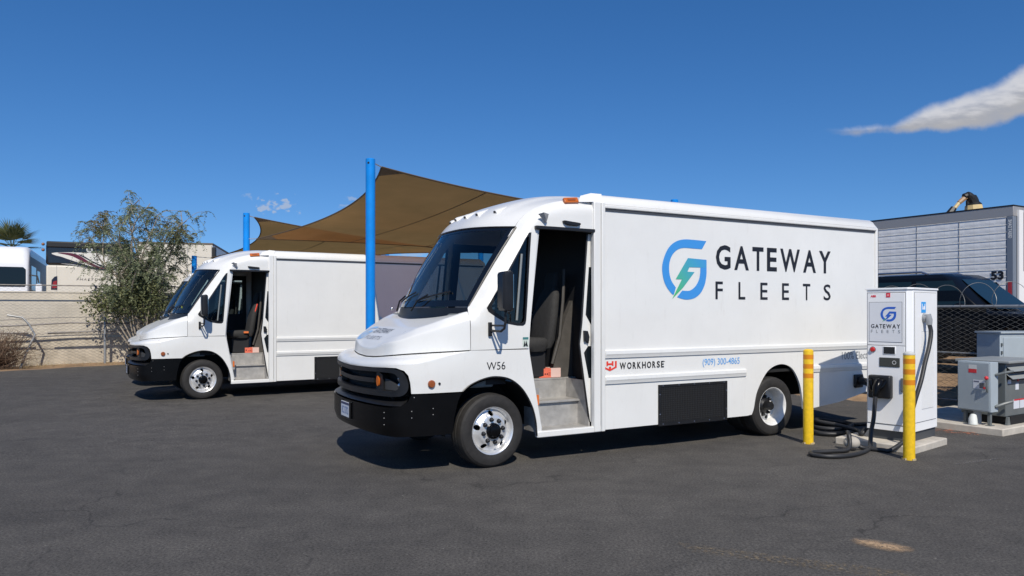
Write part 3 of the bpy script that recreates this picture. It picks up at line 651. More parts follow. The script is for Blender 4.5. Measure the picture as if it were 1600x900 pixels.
    c = MB(); c.tube([(a-.005, .078, w) for a, w in dr[:5]], .012, 6); c.build('edge_seal', BLACKP, sd)
    c = MB(); c.prism([(1.285, 1.53), (1.335, 1.525), (1.36, 1.45), (1.345, 1.37), (1.32, 1.40), (1.29, 1.40)], .035, .074); c.build('door_handle', BLACKP, sd, bevel=.006)
    # --- far door, closed
    fdo = [(1.385, 2.745), (.62, 2.745), (.505, 1.62), (.487, 1.37), (.50, 1.25), (.66, .38), (1.385, .38)]
    fw = [(1.28, 2.62), (.70, 2.62), (.61, 1.78), (1.28, 1.78)]
    fd = P('far_door', fdo[::-1], [fw], mirror(lambda u, w: (u, .045, w)), PAINT, t, step=.2, thick=.03, flip=True)
    P('door_window', fw[::-1], [], mirror(lambda u, w: (u, .06, w)), SIDEGLASS, fd, step=.5, flip=True)
    P('dark_door_liner', [(1.37, 2.72), (.60, 2.72), (.49, 1.62), (.47, 1.37), (.60, .95), (1.37, .95)][::-1], [[(1.27, 2.61), (.71, 2.61), (.62, 1.79), (1.27, 1.79)]], mirror(lambda u, w: (u, .085, w)), INTER, fd, step=.2, flip=True)  # dark sheet added over the white inner door to blacken the cab
    # --- mirror
    for mir, far in ((lambda f: f, False),):
        b = MB()
        ring = lambda u, g, z0, z1: [mir(lambda a: (u, a[0], a[1]))(p) for p in cr([(-.36+g, z0+.05), (-.335+g, z0+g), (-.21, z0+g), (-.185-g, z0+.05), (-.185-g, z1-.05), (-.21, z1-g), (-.335+g, z1-g), (-.36+g, z1-.05)], 3, True)]
        b.loft([ring(-.035, .03, 1.775, 2.185), ring(-.015, .008, 1.765, 2.195), ring(.06, 0, 1.758, 2.2), ring(.085, .01, 1.765, 2.192)])
        mi = b.build('mirror', BLACKP, t, bevel=.008)
        b = MB(); b.box(*[0, 0][:0] or (.086, .092), *sorted((mir(lambda a: (0, a, 0))(-.345)[1], mir(lambda a: (0, a, 0))(-.20)[1])), 1.80, 2.16); b.build('mirror_glass', mat('mirror_glass', (.55, .58, .6), .03, metal=1), mi)
        f = lambda u, v, w: mir(lambda a, c, d: (a, c, d))(u, v, w)
        b = MB(); b.tube([f(.03, -.27, 1.78), f(.03, -.27, 1.64), f(.02, -.262, 1.575), f(-.005, -.235, 1.545), f(-.02, -.01, 1.545)], .014, 8); b.tube([f(.03, -.268, 1.605), f(-.02, -.01, 1.605)], .011, 8); b.tube([f(.03, -.27, 1.78), f(.10, -.25, 1.73), f(.12, -.22, 1.65)], .010, 6); b.build('mirror_arm', BLACKP, mi)
        b = MB(); b.box(-.045, -.005, *sorted((f(0, -.03, 0)[1], f(0, .002, 0)[1])), 1.485, 1.64); b.build('mirror_mount', BLACKP, mi, bevel=.006)
    # --- step well and cab interior
    c = MB(); c.box(.60, 1.384, .065, .30, .355, .372); c.box(.60, 1.384, .30, .315, .355, .655); c.box(.60, 1.384, .262, .56, .655, .68); c.box(.60, 1.384, .56, .575, .68, .905); c.build('entry_step', STEEL, t, bevel=.004)
    c = MB(); c.prism([(.065, .372), (.30, .372), (.30, .68), (.56, .68), (.56, .92), (.12, .92)], 1.36, 1.38, 'x'); c.build('step_side', STEEL, t)
    c = MB(); c.prism([(.065, .372), (.30, .372), (.30, .68), (.56, .68), (.56, .92), (.12, .92)], .60, .618, 'x'); c.box(.618, .70, .13, .16, .60, .86); c.build('step_side', STEEL, t)
    c = MB(); c.box(.66, .69, .115, .129, .66, .78); c.build('step_lamp', mat('orange_decal', (.7, .16, .02), .4), t)
    c = MB(); c.box(-.2, 1.52, .556, 2.3, .905, .925); c.build('cab_floor', STEEL, t)
    c = MB(); c.box(1.50, 1.53, .06, 2.34, .40, 3.08); c.build('bulkhead', INTER, t)
    c = MB(); c.prism([(1.18, .93), (1.499, .93), (1.499, 1.9), (1.40, 1.7), (1.26, 1.25)], .62, .70); c.build('seat_side_panel', TRIM, t)
    c = MB(); c.prism([(-.30, .9), (.10, .9), (.12, 1.25), (.16, 1.42), (.10, 1.56), (-.10, 1.70), (-.34, 1.74), (-.4, 1.6)], .14, 2.26); c.build('dashboard', mat('dash_grey', (.16, .175, .17), .65, var=.15, vscale=10), t, bevel=.02)
    c = MB(); c.box(.0, .25, .13, .16, .93, 1.60); c.build('kick_panel', INTER, t)
    sw = MB(); sw.tube([(.22*math.cos(a)*.4, .22*math.sin(a), .22*math.cos(a)*.92) for a in np.linspace(0, 2*math.pi, 33)], .015, 8, caps=False); sw.tube([(0, -.2, 0), (.02, 0, 0), (0, .2, 0)], .015, 6); sw.tube([(0, 0, -.01), (-.25, 0, -.2)], .03, 8); sw.build('steering_wheel', INTER, t, loc=(.33, .72, 1.63))
    def seat(u, v):
        s = MB()
        def rr(u0, z, hw, th, n=4): return [(u0+th*math.copysign(abs(math.cos(a))**.6, math.cos(a)), v+hw*math.copysign(abs(math.sin(a))**.6, math.sin(a)), z) for a in np.linspace(0, 2*math.pi, 17)[:-1]]
        s.loft([rr(u+.12, 1.30, .21, .06), rr(u+.14, 1.40, .25, .075), rr(u+.19, 1.75, .25, .07), rr(u+.25, 1.98, .19, .06), rr(u+.27, 2.06, .12, .055), rr(u+.29, 2.20, .13, .05), rr(u+.30, 2.26, .10, .03)])
        se = s.build('driver_seat', FABRIC, t, ang=60)
        s = MB(); s.loft([rr(u-.10, 1.26, .22, .22), rr(u-.11, 1.33, .25, .27), rr(u-.11, 1.40, .25, .27), rr(u-.10, 1.43, .21, .22)]); s.build('seat_cushion', FABRIC, se, ang=60)
        s = MB(); s.box(u-.28, u+.1, v-.16, v+.16, .93, 1.27); s.build('seat_base', INTER, se, bevel=.02); return se
    seat(1.0, .78)
    c = MB(); c.tube([(1.36, .60, 2.3), (1.33, .585, 1.9), (1.28, .58, 1.45), (1.18, .60, 1.1)], .022, 5); c.build('seat_belt', TRIM, t)
    # --- chassis
    c = MB(); c.box(-.85, 6.7, .55, .70, .48, .66); c.box(-.85, 6.7, 1.70, 1.85, .48, .66); c.box(1.44, 3.9, .12, 2.28, .33, .88); c.box(-1.05, -.55, .3, 2.1, .44, .9); c.box(5.2, 6.7, .4, 2.0, .56, .88); c.cyl((.045, .3, .42), (.045, 2.1, .42), .06); c.cyl((4.5, .3, .42), (4.5, 2.1, .42), .09); c.build('chassis', DARK, t)  # the wide battery box is added to block light under the body
    # --- wheels
    tp = [(.262, -.02), (.30, -.035), (.345, -.038), (.385, -.028), (.407, -.008), (.415, .02), (.418, .07), (.412, .074), (.412, .084), (.418, .088), (.418, .135), (.412, .139), (.412, .149), (.418, .153), (.415, .20), (.40, .24), (.345, .256), (.262, .24), (.255, .11)]
    tm = MB(); tm.lathe(tp, 56, close=True); tme = tm.mesh(ang=28)
    hub = MB(); hub.lathe([(0, -.085), (.045, -.085), (.06, -.08), (.07, -.06), (.088, -.052), (.092, -.02), (.095, .03)], 28); hubm = hub.mesh()
    lug = MB(); lug.lathe([(0, -.036), (.011, -.036), (.018, -.028), (.02, 0), (.027, .002), (.027, .012)], 8); lugm = lug.mesh()
    def disc(fz, holes_r, hr, m):
        hs = [circ(holes_r*math.cos(a), holes_r*math.sin(a), hr) for a in [R(22)+i*2*math.pi/5 for i in range(5)]] if hr else []
        return sheet_mesh(circ(0, 0, .232, 40), hs, lambda x, z: (x, fz(math.hypot(x, z)), z), .025, thick=.012)
    fz = lambda r: .030-.052*sstep(.225-r, 0, .06)-.005*sstep(.12-r, 0, .03)
    rz_ = lambda r: .145+.02*sstep(r, .1, .2)
    fdisc = disc(fz, .196, .030, ALLOY); rdisc = disc(rz_, .19, .028, WHITEW)
    lip = [(.230, .034), (.232, .06), (.236, .012), (.250, -.006), (.262, -.022), (.270, -.024), (.272, -.014), (.262, .0)]
    fl_ = MB(); fl_.lathe(lip, 48); flm = fl_.mesh(ang=50)
    rl = MB(); rl.lathe([(.230, .168), (.226, .12), (.230, .03), (.25, -.006), (.262, -.022), (.270, -.024), (.272, -.014)], 48); rlm = rl.mesh(ang=50)
    def wheel(loc, rot, front, dbl=False):
        w = obj('wheel', fdisc if front else rdisc, ALLOY if front else WHITEW, t, loc=loc, rot=rot)
        obj('tyre', tme, RUBBER, w); obj('rim', flm if front else rlm, ALLOY if front else WHITEW, w)
        bk = MB(); bk.lathe([(0, .20), (.25, .20), (.255, .1)], 24); bk.build('brake_drum', DARK, w)
        if front:
            obj('hub', hubm, BLACKB, w)
            for i in range(8):
                a = R(10)+i*2*math.pi/8; obj('lug_nut', lugm, BLACKP, w, loc=(.128*math.cos(a), -.028, .128*math.sin(a)))
        else:
            h = MB(); h.lathe([(0, .0), (.05, .0), (.06, .02), (.065, .10), (.10, .125), (.12, .135), (.12, .16)], 24); h.build('hub', BLACKP, w)
            for i in range(8):
                a = R(10)+i*2*math.pi/8; obj('lug_nut', lugm, BLACKP, w, loc=(.132*math.cos(a), .14, .132*math.sin(a)))
            obj('tyre', tme, RUBBER, w, loc=(0, .30, 0))
    wheel((.045, .075, .418), (0, 0, R(3)), True); wheel((.045, 2*CW-.075, .418), (0, 0, math.pi+R(3)), True)
    wheel((4.50, .045, .418), (0, .3, 0), False); wheel((4.50, 2*CW-.045, .418), (0, .3, math.pi), False)
    # license plate
    q = plan(SC, .062); c = MB(); c.box(q[0]-.010, q[0]+.0, CW-.16, CW+.16, .535, .705); pl = c.build('license_plate', mat('plate_white', (.72, .74, .77), .35), t)
    c = MB(); c.box(q[0]-.012, q[0]-.0101, CW-.15, CW+.15, .675, .70); c.build('plate_band', mat('plate_red', (.05, .06, .13), .4), pl)
    c = MB(); c.box(q[0]-.013, q[0]+.002, CW-.175, CW+.175, .515, .532); c.box(q[0]-.013, q[0]+.002, CW-.175, CW-.162, .532, .72); c.box(q[0]-.013, q[0]+.002, CW+.162, CW+.175, .532, .72); c.build('plate_frame', BLACKP, pl)
    text('8C13702', (CW-.125, CW+.125, .565, .655), lambda a, b_: (q[0]-.0115, 2*CW-a, b_), mat('plate_blue', (.16, .25, .45), .4), pl, bold=.02)
    return t
PHI = math.pi/2-TH
vanA = thing('step_van', 'white step van with blue G logo and GATEWAY FLEETS lettering on its side, door open', 'van', (W0[0], W0[1], 0), PHI, 'white step vans parked side by side')
make_van(vanA)
PHIB = R(31.0)
def van_copy(label, loc, phi, scale=(1, 1, 1)):
    c = copy_tree(vanA); c['label'] = label; c.location = loc; c.rotation_euler = (0, 0, phi); c.scale = scale; return c
XB, YB = -6.52, 15.5
vanB = van_copy('plain white step van without lettering, its driver door open onto a red-piped seat', (XB, YB, -.09), PHIB)
nB = Vector((-math.sin(PHIB), math.cos(PHIB)))
vanC = van_copy('low white van almost hidden behind the plain step van, only nose and windshield showing', (XB+nB.x*3.35+.11, YB+nB.y*3.35+.07, -.09), PHIB, (.97, .95, .95))
# --- lettering and marks on the near van
INK = mat('black_vinyl', (.012, .012, .016), .4); BLUE = mat('blue_vinyl', (.05, .28, .68), .4); RED = mat('red_vinyl', (.75, .05, .03), .4)
PHONE = mat('phone_blue', (.12, .36, .72), .4); GREY = mat('grey_vinyl', (.22, .23, .24), .4)
def gradm(name, c0, c1, c2, p0, p1):
    m = bpy.data.materials.new(name); m.use_nodes = True; nt = m.node_tree; N = nt.nodes; L = nt.links; b = N['Principled BSDF']; b.inputs['Roughness'].default_value = .4
    at = N.new('ShaderNodeAttribute'); at.attribute_name = 'grad'; r = N.new('ShaderNodeValToRGB'); r.color_ramp.elements[0].color = (*c0, 1); r.color_ramp.elements[1].color = (*c2, 1)
    e = r.color_ramp.elements.new(.5); e.color = (*c1, 1); L.new(at.outputs['Fac'], r.inputs[0]); L.new(r.outputs[0], b.inputs['Base Color']); return m
GRAD = gradm('logo_gradient_vinyl', (.08, .46, .18), (.06, .36, .46), (.05, .28, .68), 0, 1)
# emblem traced in its own unit square (x right, y up)
EMB_ARC = cr([(.93, .995), (.70, 1.0), (.48, .998), (.30, .955), (.15, .855), (.05, .70), (.0, .52), (.03, .33), (.10, .20), (.20, .10), (.245, .075)], 4)+[(.26, .09), (.30, .20)]+cr([(.29, .205), (.20, .31), (.155, .45), (.16, .60), (.22, .73), (.33, .82), (.47, .857), (.70, .855), (.885, .853)], 4)
EMB_ARC = [p for p in EMB_ARC]; EMB_ARC[0] = (.985, .992)
EMB_TAIL = [(.97, .675), (.99, .675), (.99, .45)]+cr([(.985, .40), (.95, .26), (.86, .12), (.72, .03), (.55, .0), (.42, .015), (.325, .04)], 4)+[(.44, .15)]+cr([(.50, .145), (.62, .155), (.74, .23), (.82, .35), (.845, .46), (.848, .54)], 4)+[(.60, .54), (.555, .465), (.715, .462)]
EMB_BOLT = [(.215, .005), (.43, .335), (.295, .335), (.565, .692), (.99, .676), (.99, .545), (.848, .542), (.60, .54), (.555, .465), (.715, .462), (.46, .20)]
EMB_TAIL = [(.848, .541), (.99, .544), (.99, .45)]+cr([(.985, .40), (.95, .26), (.86, .12), (.72, .03), (.55, .0), (.42, .015), (.325, .04)], 4)+[(.44, .15)]+cr([(.50, .145), (.62, .155), (.74, .23), (.82, .35), (.845, .46)], 4)
def emblem(rect, fmap, parent, blue, bolt, step=.08):
    x0, x1, y0, y1 = rect; f = lambda p: (x0+(x1-x0)*p[0], y0+(y1-y0)*p[1])
    poly_decal('logo_arc', [f(p) for p in EMB_ARC], fmap, blue, parent, step); poly_decal('logo_tail', [f(p) for p in EMB_TAIL], fmap, blue, parent, step)
    o = poly_decal('logo_bolt', [f(p) for p in EMB_BOLT], fmap, bolt, parent, step*.6); me = o.data
    return o
def paint_grad(o, fx):
    a = o.data.attributes.new('grad', 'FLOAT', 'POINT'); a.data.foreach_set('value', np.array([fx(v.co) for v in o.data.vertices], np.float32))
SF = lambda u, w: (u, -.004, w)
bo_ = emblem((2.455, 3.225, 1.915, 2.70), SF, vanA, BLUE, GRAD)
paint_grad(bo_, lambda c: max(0, min(1, ((c[0]-2.62)/.60*.6+(c[2]-1.95)/.5*.45)-.12)))
def spread(body, rect, fmap, m, parent, bold, cap, gaps=None, wide=1.0):
    """letters placed one by one across rect with even optical gaps"""
    x0, x1, y0, y1 = rect; shapes = []
    for ch in body:
        V, F = text_pts(ch, bold); shapes.append((ch, V, F))
    wid = {'G': .82, 'A': .84, 'T': .66, 'E': .60, 'W': 1.24, 'Y': .78, 'F': .56, 'L': .54, 'S': .66, 'O': .88, 'R': .68, 'K': .74, 'H': .76}
    ws_ = [wid.get(c, .7)*(y1-y0)*wide for c in body]; gap = ((x1-x0)-sum(ws_))/(len(body)-1); x = x0
    for (ch, V, F), w in zip(shapes, ws_):
        b = MB(); b.add([fmap(x+w*p[0], y0+(y1-y0)*p[1]) for p in V], F); x += w+gap; b.build('letter', m, parent, fix=False)
spread('GATEWAY', (3.385, 5.70, 2.326, 2.655), SF, INK, vanA, .022, 1)
spread('FLEETS', (3.378, 5.70, 1.925, 2.163), SF, INK, vanA, .008, 1)
spread('WORKHORSE', (1.78, 2.485, 1.046, 1.130), SF, INK, vanA, .03, 1, wide=.93)
text('.', (2.492, 2.502, 1.115, 1.128), SF, INK, vanA)
text('(909) 300-4865', (3.148, 3.825, 1.02, 1.135), SF, PHONE, vanA, bold=.006)
text('100% Electric', (5.957, 6.70, 1.035, 1.150), SF, GREY, vanA)
text('W56', (-.062, .176, 1.108, 1.196), lambda u, w: (u, plan(u, .012*math.sin(math.pi*max(0, min(1, (w-.9)/.45)))*sstep(-u, -.2, .6))[1]-.003, w), INK, vanA)
# red shield mark: a U-shaped shield holding an H
WM = lambda p: (1.530+.205*p[0], 1.030+.122*p[1])
poly_decal('maker_mark', [WM(p) for p in [(0, 1), (.13, 1), (.13, .44), (.42, .24), (.42, .46), (.58, .46), (.58, .24), (.87, .44), (.87, 1), (1, 1), (1, .34), (.5, 0), (0, .34)]], SF, RED, vanA, .05)
poly_decal('maker_mark', [WM(p) for p in [(.24, 1), (.37, 1), (.37, .80), (.63, .80), (.63, 1), (.76, 1), (.76, .50), (.66, .55), (.63, .62), (.37, .62), (.34, .55), (.24, .50)]], SF, RED, vanA, .05)
# sticker by the door
st = sheet('sticker', [(.40, 1.355), (.478, 1.355), (.478, 1.468), (.40, 1.468)], [], lambda u, w: (u, -.003, w), mat('sticker_white', (.55, .62, .55), .5), vanA, step=.2)
for pts_, mm in (([(.402, 1.44), (.476, 1.44), (.476, 1.466), (.402, 1.466)], mat('sticker_teal', (.06, .20, .20), .5)), ([(.41, 1.36), (.425, 1.43), (.437, 1.38), (.447, 1.43), (.47, 1.36), (.452, 1.36), (.44, 1.372), (.43, 1.36)], INK)):
    poly_decal('sticker_print', pts_, lambda u, w: (u, -.0045, w), mm, st)
# hood lettering follows the curved hood
def hood_map(off=.004):
    def g(v, u): # v = across the van, u = along
        q = hood_h(u, v)+off; return (u, v, q)
    return g
HM = hood_map(.006)
fl_h = lambda x, y: HM(2.02-x, -.955+y*.75)      # x runs towards the near side when read from the front
HINK = mat('faded_hood_ink', (.08, .085, .10), .4); HBLU = mat('faded_hood_blue', (.30, .50, .76), .4)
text('GATEWAY', (.46, 1.02, .13, .25), fl_h, HINK, vanA, bold=.0); text('FLEETS', (.47, .98, -.01, .06), fl_h, HINK, vanA, spacing=1.5)
emblem((.15, .41, -.04, .28), fl_h, vanA, HBLU, HBLU, .05)
# charge port and plug on the near van
c = MB(); c.box(6.22, 6.40, -.05, -.002, .60, .80); pt = c.build('charge_port', BLACKP, vanA, bevel=.015)
c = MB(); c.tube([(6.31, -.05, .70), (6.30, -.16, .70), (6.26, -.26, .66), (6.22, -.32, .58)], [.06, .055, .045, .03], 10); c.build('port_plug', BLACKP, pt)
# red piping on the other van's seat
c = MB(); c.tube([(1.13, .56, 1.36), (1.155, .55, 1.55), (1.20, .56, 1.80), (1.27, .60, 2.02)], .014, 6); c.build('seat_piping', mat('red_piping', (.75, .05, .02), .5), vanB)
c = MB(); c.box(.96, 1.06, .50, .53, 1.37, 1.41); c.build('seat_tag', mat('orange_tag', (.8, .2, .05), .5), vanB)
c = MB(); c.sphere((0, 0, 0), .045, 10, 6); yd = c.build('windshield_sticker', mat('yellow_sticker', (.45, .5, .05), .5), vanB, loc=ws(-.62, .12, -.01)); yd.scale = (.15, 1, 1)
c = MB(); c.box(-.22, -.10, 1.05, 1.25, 1.76, 1.90); c.build('dash_paper', mat('green_paper', (.45, .62, .48), .6), vanA)
# cartons on the cab floors
def carton(loc, rz, label, big=1.0):
    k = thing('carton', label, 'box', loc, rz, 'red cartons on the van floors')
    c = MB(); c.box(-.16*big, .14*big, -.09, .09, 0, .115*big); c.build('box', mat('carton_red', (.78, .16, .09), .6, var=.12, vscale=12), k, bevel=.003)
    c = MB(); c.box(.005*big, .1425*big, -.0925, .0925, .004, .1175*big); c.build('white_panel', mat('carton_white', (.72, .50, .44), .6), k)
    c = MB()
    for x, z, r in ((-.13, .06, .013), (-.075, .045, .009), (-.045, .045, .009)): c.box(x-r, x+r, -.0925, -.0905, z-r, z+r)
    c.box(-.03, 0, -.0925, -.0905, .03, .036); c.box(-.03, 0, -.0925, -.0905, .055, .061)
    c.build('box_print', mat('carton_print', (.10, .02, .02), .6), k)
def van_world(o, u, v, w): return o.matrix_basis @ Vector((u, v, w))
carton(van_world(vanA, 1.17, .70, .926), PHI-.1, 'red and white carton on the cab floor of the lettered van')
carton(van_world(vanB, 1.17, .70, .926), PHIB-.05, 'plain red carton on the cab floor of the unlettered van')
# ------------------------------------------------------------------ shade sails and their blue posts
BLUEP = mat('blue_post_paint', (.005, .24, .72), .32, var=.08, vscale=4)
def sail_mat():
    m = bpy.data.materials.new('tan_shade_cloth'); m.use_nodes = True; nt = m.node_tree; N = nt.nodes; L = nt.links; N.clear()
    o = N.new('ShaderNodeOutputMaterial'); d = N.new('ShaderNodeBsdfDiffuse'); t = N.new('ShaderNodeBsdfTranslucent'); mx = N.new('ShaderNodeMixShader'); mx.inputs[0].default_value = .33
    tc = N.new('ShaderNodeTexCoord'); n = N.new('ShaderNodeTexNoise'); n.inputs['Scale'].default_value = 1.2; n.inputs['Detail'].default_value = 7; L.new(tc.outputs['Object'], n.inputs['Vector'])
    r = N.new('ShaderNodeValToRGB'); r.color_ramp.elements[0].position = .3; r.color_ramp.elements[1].position = .7; r.color_ramp.elements[0].color = (.275, .145, .056, 1); r.color_ramp.elements[1].color = (.335, .178, .072, 1)
    w = N.new('ShaderNodeTexWave'); w.inputs['Scale'].default_value = 40; w.inputs['Distortion'].default_value = 2; L.new(tc.outputs['Object'], w.inputs['Vector'])
    mu = N.new('ShaderNodeMix'); mu.data_type = 'RGBA'; mu.blend_type = 'MULTIPLY'; mu.inputs['Factor'].default_value = .12; L.new(n.outputs['Fac'], r.inputs[0]); L.new(r.outputs[0], mu.inputs[6]); L.new(w.outputs['Color'], mu.inputs[7])
    L.new(mu.outputs[2], d.inputs[0]); L.new(mu.outputs[2], t.inputs[0]); L.new(d.outputs[0], mx.inputs[1]); L.new(t.outputs[0], mx.inputs[2]); tp = N.new('ShaderNodeBsdfTransparent'); m2 = N.new('ShaderNodeMixShader'); m2.inputs[0].default_value = .15; tp.inputs[0].default_value = (1, .50, .14, 1); L.new(mx.outputs[0], m2.inputs[1]); L.new(tp.outputs[0], m2.inputs[2]); L.new(m2.outputs[0], o.inputs[0]); MATS['sail'] = m; return m
SAIL = sail_mat(); SEAMM = mat('sail_seam', (.10, .065, .035), .8)
posts = [((-2.68, 14.0), 4.65, 'tall blue post in front of the plain step van holding the large sail'),
         ((-7.47, 20.8), 4.53, 'blue post rising behind the plain step van roof beside a low sail corner'),
         ((4.02, 18.3), 4.53, 'blue post whose tip shows just above the lettered van roof'),
         ((-1.06, 25.1), 3.92, 'short blue post seen through the lettered van windshield'),
         ((-11.6, 27.0), 3.80, 'short blue post between the tree and the plain step van windshield'),
         ((-5.4, 31.9), 4.25, 'blue post at the far corner of the rear sail, mostly hidden')]
for (x, y), h, lab in posts:
    t = thing('sail_post', lab, 'post', (x, y, gnd(x, y)), 0, 'blue posts of the shade sails')
    h -= gnd(x, y)
    b = MB(); b.lathe([(.16, .0), (.16, .02), (.09, .02), (.09, h-.01), (.08, h), (0, h)], 28, 'z'); b.build('pole', BLUEP, t)
    b = MB(); b.cyl((-.02, -.092, h-.09), (-.02, -.07, h-.09), .02, 10); b.build('eye_hole', DARK, t)
def sail(corners, sag, name, label):
    C = [np.array(c, float) for c in corners]; ctr = sum(C)/4
    t = thing(name, label, 'shade sail', tuple(ctr), 0, 'tan shade sails'); 
    def edge(a, b, k, s):
        i = ctr-(a+b)/2; i[2] = 0; i /= np.linalg.norm(i); return a+(b-a)*k+i*s*4*k*(1-k)
    def P(u, v):
        a, b, c, d = C; e0 = edge(a, d, u, sag[0]); e1 = edge(b, c, u, sag[1]); f0 = edge(a, b, v, sag[2]); f1 = edge(d, c, v, sag[3])
        bl = (a*(1-u)*(1-v)+d*u*(1-v)+b*(1-u)*v+c*u*v); return (1-v)*e0+v*e1+(1-u)*f0+u*f1-bl-ctr
    m = MB(); m.grid(lambda i, j: tuple(P(i, j)), 36, 36); cl = m.build('cloth', SAIL, t, ang=80)
    cl.data['x'] = 0
    hem = MB(); k = 32
    hem.tube([P(i/k, 0) for i in range(k+1)]+[P(1, i/k) for i in range(1, k+1)]+[P(1-i/k, 1) for i in range(1, k+1)]+[P(0, 1-i/k) for i in range(1, k+1)], .018, 6); hem.build('hem', SEAMM, cl)
    for u in (.36, .72):
        s = MB(); s.grid(lambda i, j: tuple(P(u+(j-.5)*.006, i)-np.array((0, 0, .006))), 32, 1); s.build('seam', SEAMM, cl)
    for (cu, cv) in ((0, 0), (0, 1), (1, 0), (1, 1)):
        s = MB(); s.grid(lambda i, j: tuple(P(abs(cu-i*.075), abs(cv-j*(1-i)*.075-.0))-np.array((0, 0, .008))), 6, 6); s.build('corner_patch', mat('sail_patch', (.15, .10, .055), .8), cl)
    cb = MB()
    return t, cb, ctr
def hang(t, ctr, pairs):
    for a, p in pairs:
        b = MB(); b.tube([np.array(a)-ctr, np.array(p)-ctr], .012, 6); b.build('cable', mat('galvanised', (.42, .43, .44), .4, metal=.6), t)
s1 = [(-2.50, 14.18, 4.53), (-7.15, 20.72, 3.80), (-1.3, 24.6, 3.80), (3.75, 18.2, 4.02)]
t, _, c_ = sail(s1, (.55, .5, .75, .6), 'shade_sail', 'large tan shade sail stretched from the tall blue post over the vans')
hang(t, c_, [(s1[0], (-2.60, 14.08, 4.57)), (s1[1], (-7.42, 20.78, 3.80)), (s1[2], (-1.1, 25.02, 3.82)), (s1[3], (3.95, 18.27, 4.05))])
s2 = [(-7.30, 20.95, 4.43), (-11.0, 27.0, 3.72), (-5.6, 31.5, 4.18), (-1.4, 25.3, 3.78)]
t, _, c_ = sail(s2, (.5, .5, .8, .6), 'shade_sail', 'rear tan shade sail behind the plain step van, lower and farther back')
hang(t, c_, [(s2[0], (-7.42, 20.85, 4.46)), (s2[1], (-11.52, 27.0, 3.76)), (s2[2], (-5.42, 31.85, 4.2)), (s2[3], (-1.12, 25.15, 3.8))])

# ------------------------------------------------------------------ charger on its pad
rD = Vector((math.sin(R(50)), math.cos(R(50)), 0)); bD = Vector((-rD.y, rD.x, 0)); CPHI = math.atan2(rD.y, rD.x)
WHITEC = mat('charger_white', (.88, .88, .87), .35, var=.02, vscale=2); PLINTH = mat('plinth_grey', (.06, .065, .07), .6); SCREEN = mat('screen_dark', (.02, .022, .024), .15); CABLE = mat('cable_rubber', (.02, .02, .021), .5, bump=.1, bscale=80)
def slab(name, label, corner, lx, ly, h, phi, cut=.0):
    t = thing(name, label, 'pad', (corner[0], corner[1], gnd(*corner)), phi)
    b = MB(); n = 14
    def q(i, j, z):
        e = .018*math.sin(i*7.3+j*5.1)+.012*math.sin(i*17+1); return (i*lx, j*ly+(e if j == 0 else 0), z)
    b.box(0, lx, 0, ly, -.05, h); b.build('slab', CONCRETE, t, bevel=.015); return t
slab('concrete_pad', 'pale concrete pad under the white charger', (4.96, 9.12), 1.06, 1.0, .085, CPHI)
ch = thing('ev_charger', 'white charging cabinet with blue G logo panel, screen and black plug', 'charger', (5.08, 9.41, .085), CPHI)
# local axes: x along the long side (right), y along the front face (to the left), z up; the front face is the plane x = 0
H1 = 1.955; Wd = .56; Dp = .88
b = MB(); b.box(.05, Dp-.04, .03, Wd-.03, .0, .125); b.build('plinth', PLINTH, ch)
prof = [(.0, .055), (.055, .0), (Dp-.05, .0), (Dp, .05), (Dp, Wd), (0, Wd)]
b = MB(); b.prism(prof, .126, H1, 'z'); cab = b.build('cabinet', WHITEC, ch, bevel=.006)
b = MB(); b.prism([(x*1.0+(-.012 if x < .1 else .012), y+(-.012 if y < .1 else .012)) for x, y in prof], H1+.001, H1+.028, 'z'); b.build('top_cover', WHITEC, ch, bevel=.006)
FX = lambda y, z, o=.003: (-o, y, z)
def fpan(name, y0, y1, z0, z1, m, o=.004, parent=ch, bevel=.0):
    b = MB(); b.box(-o, .002, y0, y1, z0, z1); return b.build(name, m, parent, bevel=bevel)
GAP = mat('panel_gap', (.16, .165, .17), .7)
door = fpan('door_gap', .068, Wd-.006, .20, H1-.03, GAP, .0015)
fpan('door_upper', .075, Wd-.013, 1.235, H1-.04, WHITEC, .010, bevel=.003); fpan('door_lower', .075, Wd-.013, .21, 1.228, WHITEC, .010, bevel=.003)
lp = fpan('logo_panel_frame', .105, Wd-.035, 1.275, 1.80, GAP, .0125); fpan('logo_panel', .110, Wd-.040, 1.28, 1.795, mat('panel_white', (.74, .75, .77), .3), .015)
yf = lambda x, z: (-.0165, Wd-x, z)
EMB_BLUE = mat('logo_royal_blue', (.02, .12, .55), .4)
eb = emblem((.185, .385, 1.545, 1.735), yf, ch, EMB_BLUE, EMB_BLUE, .05)
poly_decal('logo_bolt_tip', [(.205, 1.535), (.232, 1.575), (.27, 1.595), (.235, 1.56)], lambda x, z: (-.0172, Wd-x, z), mat('logo_green', (.10, .42, .22), .4), ch)
spread('GATEWAY', (.062, .432, 1.455, 1.51), yf, INK, ch, .02, 1, wide=1.0); spread('FLEETS', (.062, .432, 1.395, 1.435), yf, GREY, ch, .0, 1)
text('ABB', (.055, .125, 1.862, 1.892), lambda x, z: (-.0125, Wd-x, z), mat('brand_red', (.8, .02, .04), .4), ch, bold=.03)
rs = fpan('red_label', .255, .305, 1.86, 1.915, mat('label_red', (.72, .03, .06), .4), .014)
fpan('label_print', .268, .292, 1.875, 1.90, mat('label_pink', (.85, .30, .30), .4), .0155)
b = MB(); b.lathe([(0, -.026), (.024, -.024), (.03, -.014), (.03, 0)], 20); st_ = b.build('stop_button', mat('stop_red', (.55, .02, .02), .35), ch, loc=(-.012, .475, 1.175), rot=(0, 0, R(-90)))
